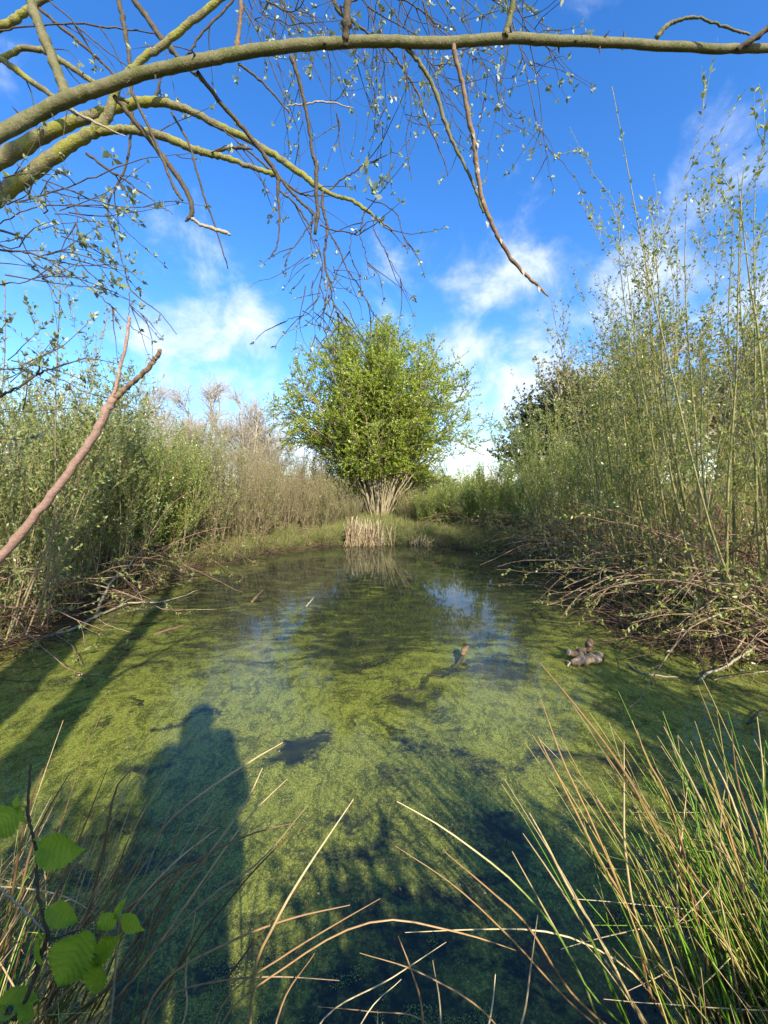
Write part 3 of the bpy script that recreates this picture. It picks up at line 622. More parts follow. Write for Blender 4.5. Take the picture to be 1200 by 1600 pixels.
# left-hand bank
shrub('willow_shrub', 'dark leafy willow behind the leaning pinkish branch', 'shrub', (-5.0, 4.6), 3.8, 34, .9, 32, 11, 4, 11, M['leaf_left'], (BS, WS), .011, G2, (.036, .062), (.06, 0, 0), .5, low=34, lowdir=(.7, -.3, .4))
shrub('willow_shrub', 'olive willow between the forked branch tip and the water', 'shrub', (-5.25, 6.3), 3.0, 42, 1.0, 32, 11, 4, 11, M['leaf_left'], (BS, WS), .011, G2, (.036, .062), (.06, 0, 0), .5, low=30, lowdir=(.7, -.3, .4))
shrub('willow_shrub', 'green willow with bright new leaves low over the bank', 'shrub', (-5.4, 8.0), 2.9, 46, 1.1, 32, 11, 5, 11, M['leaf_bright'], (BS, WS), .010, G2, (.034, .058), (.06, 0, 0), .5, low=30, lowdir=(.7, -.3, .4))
shrub('willow_shrub', 'half bare willow in front of the pale bare trees', 'shrub', (-5.3, 9.8), 2.6, 60, 1.1, 28, 11, 4, 6, M['leaf_left'], (BS, BS), .013, G2, (.034, .058), (.05, 0, 0), .5, low=26, lowdir=(.7, -.3, .4))
shrub('willow_shrub', 'brown bare willow with dense upright whips', 'shrub', (-4.6, 11.5), 2.5, 90, 1.1, 28, 10, 4, 2, M['leaf_left'], (BS, BS), .012, G2, (.034, .058), (.04, 0, 0), .5, low=26, lowdir=(.7, -.4, .4))
shrub('willow_shrub', 'brown whippy willow beside the grassy landing', 'shrub', (-3.8, 13.3), 2.2, 90, 1.0, 30, 10, 4, 1, M['leaf_left'], (BS, BS), .011, G2, (.034, .058), (.03, 0, 0), .5, low=26, lowdir=(.5, -.5, .4))
shrub('willow_shrub', 'low brown whips at the pond corner before the grassy landing', 'shrub', (-2.55, 14.35), 1.7, 60, .7, 32, 9, 3, 2, M['leaf_left'], (BS, BS), .009, G2, (.034, .058), (.03, 0, 0), .5)
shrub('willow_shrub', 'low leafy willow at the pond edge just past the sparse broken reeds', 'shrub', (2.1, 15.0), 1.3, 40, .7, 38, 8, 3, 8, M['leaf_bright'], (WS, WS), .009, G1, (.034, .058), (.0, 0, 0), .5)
shrub('willow_shrub', 'knee high brown whips on the grass between the pale reeds and the left shrubs', 'shrub', (-1.7, 15.3), 1.1, 46, .7, 34, 8, 3, 2, M['leaf_left'], (BS, BS), .008, G2, (.034, .058))
shrub('willow_shrub', 'knee high brown shrub on the grass right behind the sparse broken reeds', 'shrub', (1.35, 15.9), 1.15, 46, .7, 36, 8, 3, 3, M['leaf_willow'], (BS, BS), .008, G1, (.034, .058))
shrub('willow_shrub', 'thin bare shoots at the left foot of the green tree', 'shrub', (-3.3, 15.6), 2.4, 60, .9, 30, 9, 3, 1, M['leaf_left'], (BS, BS), .010, G2, (.034, .058))
shrub('willow_shrub', 'deep green willow standing inland behind the dark leafy one', 'shrub', (-7.4, 6.8), 3.5, 34, 1.2, 28, 11, 5, 13, M['leaf_left'], (BS, WS), .014, G2, (.03, .05))
shrub('willow_shrub', 'brown willow inland beneath the bare treetops', 'shrub', (-7.2, 12.6), 3.0, 60, 1.5, 28, 10, 4, 4, M['leaf_left'], (BS, BS), .016, G2, (.038, .06))
shrub('blossom_shrub', 'shrub flecked with pale white blossom above the willows', 'shrub', (-8.0, 9.8), 3.6, 34, 1.5, 34, 12, 6, 14, M['blossom'], (BS, BS), .02, None, (.03, .055), ratio=.7)
# shrubs that shade the near water, beside the photographer
shrub('bank_shrub', 'leafy shrub on the near bank that shades the water by the rushes', 'shrub', (3.65, .35), 1.4, 22, .8, 34, 11, 5, 12, M['leaf_willow'], (WS, WS), .016, None, (.04, .07), ratio=.5)
for lab, xy, h in (('tallest of the low shrubs on the near bank, behind the person', (-.85, -1.3), 1.3), ('low leafy shrub on the near bank just beside the person', (.75, -.55), .5), ('low leafy shrub second along the near bank from the person', (1.55, -.5), .55), ('leafy shrub third along the near bank from the person', (2.45, -.3), .75)):
    shrub('bank_shrub', lab, 'shrub', xy, h, 26, .42, 20, 10, 5, 10, M['leaf_willow'], (WS, WS), .010, 'low shrubs on the near bank', (.04, .07), ratio=.55)
shrub('bank_shrub', 'broad shrub behind the mossy willow on the near bank', 'shrub', (-4.7, -1.0), 2.8, 26, .9, 22, 11, 5, 12, M['leaf_willow'], (WS, WS), .016, None, (.04, .07), ratio=.5)


# the big leafy tree at the head of the pond
def crown_tree(name, label, xy, targets, nst, base_r, r0, nbr, ntw, leafn, leafL, mats, ctrl=.45, stemK=14, ratio=.7, brl=(.8, 2.0), twl=(.35, .9), tw=.007):
    b = base_at(*xy); T = thing(name, label, 'tree', b)
    tg = targets(nst) + np.array([b[0], b[1], 0]); a = np.arctan2(tg[:, 1] - b[1], tg[:, 0] - b[0])
    rr = base_r * np.sqrt(rng.random(nst)); B = np.stack([b[0] + rr * np.cos(a), b[1] + rr * np.sin(a), np.full(nst, b[2])], 1)
    C = B * (1 - ctrl) + tg * ctrl; C[:, 2] = B[:, 2] + (tg[:, 2] - B[:, 2]) * (ctrl + .2); C[:, :2] = B[:, :2] + (tg[:, :2] - B[:, :2]) * (ctrl - .2)
    s = np.linspace(0, 1, stemK)[None, :, None]; P = (1 - s) ** 2 * B[:, None] + 2 * s * (1 - s) * C[:, None] + s * s * tg[:, None]
    P[:, 1:-1] += rng.normal(0, .035, P[:, 1:-1].shape); g = Geo().tubes(P, taper(nst, stemK, r0 * rng.uniform(.6, 1.2, nst), .012), 7)
    g.build('trunk', mats[0], T)
    B, D, t, i = spawn(P, nbr, .24, 1, 20, 60); P2 = grow(B, D, rng.uniform(*brl, len(B)) * (1.1 - .45 * t), 7, (0, 0, .15), .7)
    B, D, t, i = spawn(P2, ntw, .15, 1, 20, 60); P3 = grow(B, D, rng.uniform(*twl, len(B)), 5, (0, 0, .05), .7)
    cg = Geo().tubes(P2, taper(len(P2), 7, r0 * .35, .006), 4).tubes(P3, taper(len(P3), 5, tw, tw * .45), 3); cg.build('branch', mats[1], T)
    if leafn:
        f = Geo(); leaf_on(f, P3, leafn, *leafL, ratio, .1, 25, 80); leaf_on(f, P2, leafn // 2, *leafL, ratio, .3, 25, 80); f.build('crown', mats[2], T)
    return T


def dome(n):
    a = rng.uniform(0, 2 * math.pi, n); s = rng.uniform(-.02, 1, n); r = np.sqrt(np.maximum(0, 1 - np.clip(s, 0, 1) ** 2)) * rng.uniform(.2, 1., n) ** .5
    return np.stack([4.9 * r * np.cos(a), 4.1 * r * np.sin(a), 4.2 + 4.2 * s * rng.uniform(.86, 1.0, n)], 1)


crown_tree('hazel_tree', 'rounded multi-stemmed tree in bright fresh leaf at the head of the pond', (-.2, 16.6), dome, 130, .36, .038, 12, 7, 24, (.045, .08), (M['hazel_stem'], M['brown_stem'], M['leaf_hazel']), brl=(.6, 1.7), twl=(.3, .75))


def bare(name, label, xy, h, wd, leaf=None, n=16, mats=None, leafn=0, group='bare trees beyond the pond'):
    def tg(k):
        a = rng.uniform(0, 2 * math.pi, k); s = rng.uniform(-.2, 1, k); r = np.sqrt(np.maximum(.05, 1 - np.clip(s, 0, 1) ** 2)) * rng.uniform(.4, .95, k)
        return np.stack([wd * r * np.cos(a), wd * r * np.sin(a), .5 * h + .42 * h * s], 1)
    T = crown_tree(name, label, xy, tg, n, .35, .16, 13 if leaf is None else 10, 16 if leaf is None else 8, leafn, (.10, .2), mats or (M['grey_tree'], M['grey_tree'], leaf), .5, 12, .8, (1.2, 3.0), (.6, 1.5), .016); T['group'] = group; return T


bare('bare_tree', 'pale bare tree above the half bare willow', (-17.5, 38), 12.6, 5.0, n=22)
bare('bare_tree', 'broad bare tree with pinkish twigs beside the big green tree', (-12.6, 36), 11.0, 4.2, n=20)
bare('bare_tree', 'bare tree behind the shrub of pale blossom', (-25, 42), 13.0, 5.5, n=22)
bare('bare_tree', 'thin bare tree with its top just over the brown whips', (-16, 52), 14.5, 5.0, n=20)
G3 = 'trees behind the sunny bank'
bare('budding_tree', 'rounded brown tree just coming into leaf beside the gap of sky', (10.2, 21), 8.4, 3.6, M['leaf_oak'], 24, None, 9, G3)
bare('budding_tree', 'taller brown tree behind the leafy willow wands', (14.6, 22), 10.6, 4.2, M['leaf_oak'], 24, None, 7, G3)
bare('budding_tree', 'brown twiggy tree behind the tallest willow', (20, 22), 11.5, 4.6, M['leaf_oak'], 24, None, 6, G3)
bare('ivy_tree', 'dark ivy covered tree at the edge of the brown tree', (8.6, 20.2), 6.4, 1.5, M['leaf_dark'], 16, None, 26, G3)
# thickets behind the big tree
shrub('thicket_shrub', 'dark bramble thicket behind the foot of the big green tree', 'shrub', (-2.2, 18.6), 2.4, 60, 1.6, 40, 10, 4, 8, M['leaf_dark'], (BS, BS), .012, None, (.04, .07), ratio=.6)
shrub('thicket_shrub', 'bare purple brown thicket left of the big green tree trunk', 'shrub', (-5.0, 18.0), 3.2, 80, 1.6, 36, 10, 4, 1, M['leaf_dark'], (BS, BS), .012, None, (.04, .06))
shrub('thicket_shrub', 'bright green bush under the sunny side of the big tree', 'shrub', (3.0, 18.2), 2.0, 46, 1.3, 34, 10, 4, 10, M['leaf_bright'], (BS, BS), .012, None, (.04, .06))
shrub('thicket_shrub', 'dark bush behind the stems of the big green tree', 'shrub', (1.0, 19.2), 2.2, 60, 1.3, 38, 10, 4, 9, M['leaf_dark'], (BS, BS), .012, None, (.04, .07), ratio=.6)
shrub('thicket_shrub', 'brown bare shrub under the gap of sky', 'shrub', (5.2, 18.5), 2.0, 60, 1.3, 36, 9, 4, 2, M['leaf_oak'], (BS, BS), .011, None, (.04, .06))

# far hedge on the horizon, one mass
n = 7000; x = rng.uniform(-170, 170, n); y = 120 + rng.uniform(-8, 8, n) + .0004 * x * x; hh = 2.2 + 1.6 * np.sin(x * .13) + 1.2 * np.sin(x * .41 + 1) + rng.uniform(0, 1.5, n)
p = np.stack([x, y, .8 + rng.random(n) * np.maximum(hh, 1)], 1); g = Geo(); g.leaves(p, rng.normal(0, 1, (n, 3)), rng.normal(0, 1, (n, 3)), rng.uniform(1.0, 2.4, n), rng.uniform(.8, 1.6, n))
tag(g.build('far_hedge', M['leaf_oak']), 'low far hedge closing the field beyond the pond', 'hedge', kind='stuff')

# ------------------------------------------------------------------ grass, bracken, brushwood
def blades(x, y, h0, h1, r, lean=.35, K=4):
    z = ground_z(x, y) - .02; n = len(x)
    return grow(np.stack([x, y, z], 1), np.stack([rng.normal(0, lean, n), rng.normal(0, lean, n), np.ones(n)], 1), rng.uniform(h0, h1, n), K, np.stack([rng.normal(0, .6, n), rng.normal(0, .6, n), np.full(n, -.3)], 1), .2), taper(n, K, r, r * .25)


def scatter(n, x0, x1, y0, y1, d0, d1):
    x = rng.uniform(x0, x1, n * 4); y = rng.uniform(y0, y1, n * 4); d = shore_dist(np.stack([x, y], 1)); k = (d > d0) & (d < d1)
    return x[k][:n], y[k][:n]


g = Geo()
for n, box, dd, h in ((26000, (-4.5, 4.5, 14.2, 21), (.1, 7), (.15, .5)), (16000, (-12, -4, 3, 20), (.5, 7), (.15, .55)), (16000, (4, 13, 3, 20), (.6, 8), (.15, .55))):
    x, y = scatter(n, *box, *dd); P, R = blades(x, y, *h, .006); g.tubes(P, R, 3)
x, y = scatter(16000, -4.5, 4.5, 11, 17, .02, 1.6); P, R = blades(x, y, .12, .42, .006); g.tubes(P, R, 3)
for x0, x1, n in ((-7, -3, 5000), (2.5, 6.5, 1500)):
    x, y = scatter(n, x0, x1, 2.5, 14, .0, 1.1); P, R = blades(x, y, .1, .4, .005); g.tubes(P, R, 3)
x, y = scatter(9000, -3.5, 3.5, -2, 1.3, .05, 3); P, R = blades(x, y, .08, .3, .003); g.tubes(P, R, 3)
tag(g.build('grass', M['grass']), 'tufty green and straw coloured grass growing on the banks', 'grass', kind='stuff')
x = rng.normal(9.2, 2.2, 9000); y = rng.normal(10.4, 2.0, 9000); k = shore_dist(np.stack([x, y], 1)) > 1.5; P, R = blades(x[k], y[k], .6, 1.7, .008, .4, 5)
tag(Geo().tubes(P, R, 3).build('dead_bracken', M['bracken']), 'pinkish brown dead bracken behind the tall willow stems', 'bracken', kind='stuff')
# brushwood: dead twigs lying along the waterline
n = 2600; seg = rng.integers(0, 19, n); tt = rng.random(n)[:, None]; A = SHORE[seg]; Bq = SHORE[seg + 1]; q = A + (Bq - A) * tt; wpos = (Bq - A); nor = unit(np.stack([-wpos[:, 1], wpos[:, 0]], 1))
side = rng.normal(.12, .24, n); q = q + nor * side[:, None]
far_ok = ~((np.abs(q[:, 0]) < 1.6) & (q[:, 1] > 11)) & ((q[:, 0] < 1) | (rng.random(n) < .6)); q = q[far_ok]; nor = nor[far_ok]; n = len(q)
z = np.maximum(ground_z(q[:, 0], q[:, 1]), 0.0) + rng.uniform(0, .12, n)
P = grow(np.stack([q[:, 0], q[:, 1], z], 1), np.concatenate([rng.normal(0, 1, (n, 2)) - nor * .35, np.abs(rng.normal(0, .35, (n, 1)))], 1), rng.uniform(.2, .9, n), 6, (0, 0, -.5), .7); P[:, :, 2] = np.maximum(P[:, :, 2], .003)
tag(Geo().tubes(P, taper(n, 6, .0055, .0015), 4).build('brushwood', M['litter']), 'reddish brown dead twigs tangled along the waterline', 'twigs', kind='stuff')

# ------------------------------------------------------------------ reeds in the far water
def reeds(label, c, n, rx, ry, h0, h1, group='dead reeds at the far edge', lean=.13):
    T = thing('reed_clump', label, 'reeds', (c[0], c[1], -.05), group)
    x = c[0] + rng.normal(0, rx, n); y = c[1] + rng.normal(0, ry, n); D = np.stack([rng.normal(.03, lean, n), rng.normal(0, lean, n), np.ones(n)], 1)
    P = grow(np.stack([x, y, np.full(n, -.08)], 1), D, rng.uniform(h0, h1, n), 6, (0, 0, 0), .25); Geo().tubes(P, taper(n, 6, .014, .007), 5).build('stem', M['reed'], T)
    i = rng.integers(0, n, n); B, Tn = point_on(P, i, rng.uniform(.2, .7, n)); P2 = grow(B, Tn + rng.normal(0, .4, (n, 3)), rng.uniform(.2, .5, n), 5, (0, 0, -1.2), .5)
    g = Geo().tubes(P2, taper(n, 5, .013, .003), 3); g.build('blade', M['reed'], T); return T


c = on_water(575, 852)
reeds('pale dead reed clump standing in the water before the big tree', c, 170, .27, .14, .25, 1.0)
q = on_water(549, 853); reeds('small upright spike of pale reeds, tallest of the reeds', q, 40, .09, .07, .6, 1.15)
q = on_water(658, 853); reeds('sparse broken reeds beside the grassy far edge', q, 18, .25, .1, .2, .55, lean=.3)

# ------------------------------------------------------------------ wood in the water
lp = on_water(915, 1033); T = thing('broken_log', 'short weathered log with sawn stubs lying half sunk in the algae', 'log', (lp[0], lp[1], 0))


def bit(name, mat, pts, rads, S=12, parent=T, jit=.004):
    P, R = curve(pts, rads, 5, jit); return Geo().tubes(P, R, S, True).build(name, mat, parent)


L0 = lambda px, py, h: on_water(px, py, h)
LOGB = bit('log_body', M['wood'], [L0(893, 1036, .02), L0(908, 1032, .05), L0(922, 1029, .055), L0(939, 1027, .05)], [.030, .046, .050, .047], 14, T, .007)
STUB1 = bit('stub', M['wood'], [L0(906, 1032, .05), L0(909, 1025, .075), L0(912, 1021, .085)], [.045, .040, .039])
bit('stub', M['rough_stub'], [L0(903, 1026, .03), L0(911, 1020, .10), L0(918, 1013, .14), L0(922, 1006, .20), L0(924, 999, .25)], [.05, .045, .036, .036, .026], 9, T, .012)
STUB3 = bit('stub', M['rough_stub'], [L0(908, 1028, .05), L0(898, 1022, .09), L0(888, 1019, .12)], [.036, .034, .034])


def cut_face(c, nor, rr, parent):
    nor = unit(np.array(nor, float)); a_ = unit(np.cross(nor, [0, .1, 1.])); b_ = np.cross(nor, a_); th = np.linspace(0, 2 * math.pi, 16, endpoint=False)
    ring = [np.array(c) + nor * h + (a_ * np.cos(t) + b_ * np.sin(t)) * q for h, q in ((0, rr), (.004, rr * .92), (.0055, rr * .5), (.006, .0004)) for t in th]
    g = Geo(); g.add(ring, [(k * 16 + i, k * 16 + (i + 1) % 16, k * 16 + 16 + (i + 1) % 16, k * 16 + 16 + i) for k in range(3) for i in range(16)]); return g.build('cut_face', M['cut_wood'], parent)


e1, e0 = L0(912, 1021, .085), L0(909, 1025, .075); cut_face(e1, np.array([.1, -.75, .55]), .041, T).parent = STUB1
e1, e0 = L0(939, 1027, .05), L0(922, 1029, .055); cut_face(e1, e1 - e0, .047, T).parent = LOGB
e1, e0 = L0(888, 1019, .12), L0(898, 1022, .09); cut_face(e1, e1 - e0, .034, T).parent = STUB3
bit('twig', M['pale_twig'], [L0(886, 1041, .0), L0(891, 1035, .03), L0(898, 1031, .06)], [.008, .009, .010])
bit('twig', M['pale_twig'], [L0(884, 1032, .03), L0(891, 1035, .03), L0(894, 1036, .02)], [.006, .008, .007])
bit('twig', M['pale_twig'], [L0(903, 1016, .10), L0(901, 1012, .15)], [.006, .005])
q = on_water(690, 1055); T2 = thing('sunken_branch', 'dark waterlogged branch whose broken tip pokes out of the algae', 'branch', (q[0], q[1], 0))
bit('stem', M['wet_wood'], [L0(645, 1100, -.035), L0(668, 1076, -.03), L0(690, 1056, -.026), L0(712, 1040, -.008), L0(722, 1024, .06)], [.018, .026, .024, .02, .022], 10, T2)
bit('broken_tip', M['tan_bark'], [L0(722, 1024, .06), L0(726, 1015, .09), L0(731, 1010, .11)], [.022, .03, .012], 10, T2)
bit('twig', M['wet_wood'], [L0(690, 1056, .0), L0(650, 1052, .004), L0(615, 1062, .002)], [.010, .008, .004], 6, T2)
bit('twig', M['wet_wood'], [L0(665, 1080, .0), L0(640, 1078, .004), L0(600, 1092, .002)], [.010, .008, .004], 6, T2)
q = on_water(150, 962); T3 = thing('fallen_branch', 'bleached forked branch lying from the bank onto the algae', 'branch', (q[0], q[1], 0))
bit('stem', M['pale_twig'], [L0(-30, 1000, .12), L0(10, 998, .05), L0(50, 996, .02), L0(100, 988, .02), L0(148, 964, .04), L0(180, 950, .05), L0(205, 942, .05), L0(260, 939, .03), L0(312, 922, .02)], [.024, .024, .022, .021, .019, .015, .013, .010, .006], 8, T3, .006)
bit('fork', M['pale_twig'], [L0(148, 964, .04), L0(162, 930, .22), L0(188, 893, .45), L0(205, 880, .52), L0(245, 826, .9)], [.019, .019, .017, .014, .008], 8, T3, .008)
bit('fork', M['pale_twig'], [L0(180, 950, .05), L0(205, 935, .1), L0(240, 915, .2)], [.009, .007, .004], 6, T3, .006)
bit('fork', M['pale_twig'], [L0(250, 938, .03), L0(262, 945, .01), L0(272, 955, .005)], [.006, .005, .003], 6, T3, .004)
bit('fork', M['pale_twig'], [L0(152, 966, .03), L0(170, 978, .02), L0(205, 988, .0)], [.006, .005, .003], 6, T3, .004)
SB = 'sticks floating on the pond'
for lab, pts, r in (('short brown stick poking up near the far reflections', [(393, 941, .0), (402, 931, .05), (412, 921, .1)], .022),
                    ('rotten stick floating between the trunk shadow and the bank', [(240, 992, .005), (262, 984, .012), (290, 976, .005)], .013),
                    ('thin pale stick tilted out of the water near the reed reflection', [(478, 948, .0), (484, 941, .05), (490, 934, .1)], .010),
                    ('pale curved twig floating past the log', [(980, 1037, .004), (1000, 1050, .008), (1030, 1056, .008), (1060, 1058, .0)], .007),
                    ('grey bent stick at the water edge under the dead shoots', [(1092, 1064, .0), (1105, 1052, .03), (1130, 1044, .05), (1150, 1030, .12), (1180, 1010, .2)], .012),
                    ('dark little twig standing in the shaded algae', [(787, 1330, -.02), (792, 1312, .04)], .004),
                    ('dark stick in the shade near the rush tips', [(1168, 1132, .0), (1180, 1118, .02), (1192, 1108, .03)], .008)):
    q = on_water(*pts[0][:2]); T4 = thing('floating_stick', lab, 'stick', (q[0], q[1], 0), SB)
    bit('stem', M['wet_wood'] if 'dark' in lab else (M['tan_bark'] if 'brown' in lab or 'rotten' in lab else M['pale_twig']), [L0(*p) for p in pts], [r * .9] + [r] * (len(pts) - 2) + [r * .5], 7, T4, .002)
n = 260000; y = 1.0 + 5.2 * rng.random(n) ** 1.5; x = rng.uniform(-1.05, 1.05, n) * (y + .3); cl_ = np.zeros(n)
for f, am in ((1.3, 1.), (3.1, .8), (7.7, .6), (17., .5), (41., .45)):
    an = rng.uniform(0, 6.28, 3); ph_ = rng.uniform(0, 6.28, 3); cl_ += am * sum(np.sin(f * (x * np.cos(t_) + y * np.sin(t_)) + p_ + 1.5 * np.sin(f * .6 * (x * np.sin(t_) - y * np.cos(t_)))) for t_, p_ in zip(an, ph_)) / 1.7
k = (cl_ > .35) & (shore_dist(np.stack([x, y], 1)) < -.1)
for px, py, rr in ((468, 1163, .2), (440, 1172, .14), (495, 1152, .14)): q = on_water(px, py); k &= np.hypot(x - q[0], y - q[1]) > rr * rng.uniform(.8, 1.1, n)
x = x[k]; y = y[k]; n = len(x); g = Geo(); L = rng.uniform(.003, .0065, n)
g.leaves(np.stack([x, y, rng.uniform(.001, .004, n)], 1), np.stack([rng.normal(0, 1, n), rng.normal(0, 1, n), rng.normal(0, .06, n)], 1), np.stack([rng.normal(0, .12, n), rng.normal(0, .12, n), np.ones(n)], 1), L, L * .8, .1)
tag(g.build('duckweed', M['duckweed']), 'tiny yellow green duckweed fronds floating in loose clumps on the pond', 'duckweed', kind='stuff')
n = 260; x = rng.uniform(-4, 3.6, n); y = 1.6 + 10 * rng.random(n) ** 1.6; k = shore_dist(np.stack([x, y], 1)) < -.15; x = x[k]; y = y[k]; n = len(x)
g = Geo(); L = rng.uniform(.008, .022, n); g.leaves(np.stack([x, y, np.full(n, .006)], 1), np.stack([rng.normal(0, 1, n), rng.normal(0, 1, n), np.zeros(n)], 1), np.tile([0, 0, 1.], (n, 1)), L, L * .5, .1)
tag(g.build('floating_leaves', M['reed']), 'tiny pale leaf scraps scattered on the algae', 'leaves', kind='stuff')

# ------------------------------------------------------------------ rushes on the near bank
RU = 'rush tussocks on the near bank'


def drawn(paths, d0, d1, root, wpx=3.7):
    """rush stems along sight lines: tip first; the last stretch runs down to the tussock's root"""
    out = []; rr = []
    for pth in paths:
        P = [at(x, y, d0 + (d1 - d0) * i / (len(pth) - 1)) for i, (x, y) in enumerate(pth)]
        last = P[-1]; tv = (pth[-1][0] - pth[0][0], pth[-1][1] - pth[0][1]); e = last + unit(last - P[-2]) * .16 + unit(np.array(root) - last) * .12
        P.append(e); P = P[::-1]; r = true_radius(*pth[len(pth) // 2], tv, wpx * rng.uniform(.8, 1.25), d0)
        Q, R = curve(P, [r] * (len(P) - 2) + [r * .8, r * .35], 5); Q, R = resample(Q, R, 18); out.append(Q); rr.append(R)
    return np.array(out), np.array(rr)


MID = [[(552, 1249), (474, 1365), (429, 1444), (395, 1530)], [(594, 1404), (519, 1447), (440, 1496), (350, 1565)], [(547, 1414), (451, 1436), (350, 1476), (250, 1540)], [(697, 1472), (609, 1530), (500, 1598)],
       [(530, 1532), (436, 1526), (350, 1532), (260, 1560)], [(496, 1573), (582, 1581), (669, 1600)], [(562, 1489), (661, 1522), (774, 1600)], [(622, 1462), (646, 1526), (661, 1596)], [(676, 1500), (689, 1599)],
       [(492, 1489), (436, 1582)], [(627, 1530), (564, 1600)], [(774, 1522), (764, 1600)], [(806, 1485), (750, 1466), (687, 1450), (612, 1437), (537, 1455), (450, 1508), (350, 1590)], [(840, 1430), (828, 1520), (815, 1600)], [(590, 1578), (590, 1620)]]
RIGHT = [[(620, 1252), (687, 1290), (755, 1339), (800, 1376), (866, 1450), (930, 1560)], [(618, 1322), (710, 1384), (800, 1468), (915, 1589)], [(695, 1331), (770, 1395), (826, 1448), (900, 1560)],
         [(633, 1457), (750, 1452), (844, 1454), (919, 1476), (990, 1521), (1061, 1605)], [(843, 1035), (905, 1110), (975, 1205), (1050, 1340), (1120, 1470)], [(845, 1092), (880, 1190), (925, 1285), (985, 1430), (1030, 1560)],
         [(840, 1150), (893, 1255), (938, 1345), (990, 1435), (1020, 1560)], [(928, 1150), (975, 1220), (1060, 1330), (1110, 1400), (1199, 1490)], [(1037, 1135), (1070, 1200), (1110, 1280), (1160, 1380), (1230, 1500)],
         [(1143, 1140), (1152, 1220), (1175, 1290), (1195, 1370), (1230, 1500)], [(1183, 1120), (1192, 1200), (1198, 1290), (1230, 1440)], [(1107, 1172), (1140, 1240), (1160, 1310), (1180, 1450)], [(1104, 1192), (1125, 1255), (1150, 1340), (1180, 1480)],
         [(827, 1270), (852, 1315), (890, 1390), (940, 1470), (1010, 1600)], [(817, 1302), (870, 1380), (930, 1480), (980, 1600)], [(800, 1330), (850, 1420), (910, 1530), (950, 1620)], [(1076, 1210), (1066, 1300), (1058, 1400), (1080, 1560)],
         [(995, 1140), (1010, 1185), (1040, 1240), (1068, 1330), (1090, 1440)], [(1138, 1210), (1128, 1260), (1124, 1350), (1128, 1450)], [(975, 1157), (975, 1250), (977, 1330), (1000, 1450)]]
LEFT = [[(442, 1160), (375, 1200), (267, 1280), (187, 1387), (133, 1453), (80, 1560)], [(355, 1332), (267, 1363), (200, 1423), (140, 1485), (90, 1570)], [(398, 1360), (333, 1413), (283, 1500), (233, 1593)], [(307, 1417), (290, 1520), (287, 1597)],
        [(68, 1200), (50, 1245), (30, 1330), (10, 1450)], [(168, 1200), (123, 1313), (80, 1420), (50, 1540)], [(112, 1203), (67, 1280), (45, 1340), (20, 1450)], [(207, 1200), (180, 1235), (157, 1350), (130, 1447), (100, 1560)],
        [(481, 1258), (406, 1346), (330, 1400), (200, 1520)], [(494, 1271), (417, 1339), (330, 1440), (240, 1560)], [(449, 1217), (384, 1282), (300, 1400), (200, 1540)], [(410, 1200), (378, 1264), (300, 1370), (180, 1530)], [(459, 1286), (393, 1303), (300, 1350), (160, 1480)],
        [(172, 1445), (100, 1400), (0, 1385), (-60, 1395)][::1], [(180, 1300), (140, 1420), (100, 1530)], [(240, 1330), (180, 1420), (120, 1540)], [(340, 1295), (270, 1350), (200, 1430), (130, 1540)]]
rootR = (1.12, .92, .28); rootL = (-1.12, .92, .28); rootM = (.0, .62, .35)


def stems(root, n, sx, sy, L0_, L1_, dm, ds, bend, r):
    B = np.array(root) + rng.normal(0, 1, (n, 3)) * [sx, sy, .03]; D = np.array(dm) + rng.normal(0, 1, (n, 3)) * np.array(ds)
    P = grow(B, D, rng.uniform(L0_, L1_, n), 14, np.array(bend) + rng.normal(0, .12, (n, 3)), .14)
    for i in np.nonzero(rng.random(n) < .14)[0]:            # a stem snapped over
        q = rng.integers(7, 12); P[i, q:] = P[i, q] + (P[i, q:] - P[i, q]) * np.array([1.5, 1.3, -rng.uniform(.1, .7)])
    return P, taper(n, 14, r * rng.uniform(.75, 1.25, n), r * .25)


T = thing('rush_tussock', 'tall tussock of green and straw rushes spraying up beside the water', 'rushes', (rootR[0], rootR[1], .2), RU)
P, R = drawn(RIGHT, 1.02, .98, rootR); Geo().tubes(P, R, 6).build('straw_stem', M['rush_long'], T)
P, R = stems(rootR, 230, .15, .10, .4, .9, (-.27, .12, 1), (.17, .14, 0), (-.12, .05, -.02), .0033); Geo().tubes(P, R, 5).build('green_stem', M['rush'], T)
P, R = stems(rootR, 32, .16, .10, .45, .98, (-.36, .16, 1), (.22, .16, 0), (-.15, .05, -.06), .0028); Geo().tubes(P, R, 5).build('dry_stem', M['straw'], T)
P, R = stems(rootR, 160, .2, .12, .2, .55, (-.2, .1, 1), (.35, .3, 0), (-.1, .05, -.3), .003); Geo().tubes(P, R, 5).build('under_stem', M['brown_rush'], T)
T = thing('rush_tussock', 'brown tussock of bent dry rushes round the young hazel twig', 'rushes', (rootL[0], rootL[1], .2), RU)
P, R = drawn(LEFT, 1.02, .96, rootL); Geo().tubes(P, R, 6).build('straw_stem', M['brown_rush'], T)
P, R = stems(rootL, 95, .19, .11, .4, .85, (.33, .15, 1), (.22, .16, 0), (.2, .05, -.05), .0028); Geo().tubes(P, R, 5).build('dry_stem', M['brown_rush'], T)
P, R = stems(rootL, 60, .2, .11, .3, .7, (.2, .12, 1), (.2, .16, 0), (.1, .05, -.05), .0026); Geo().tubes(P, R, 5).build('green_stem', M['rush'], T)
T = thing('rush_tussock', 'few arching straw rushes crossing the dark near water', 'rushes', (rootM[0], rootM[1], .25), RU)
P, R = drawn(MID, .96, .9, rootM, 3.9); Geo().tubes(P, R, 6).build('straw_stem', M['straw'], T)
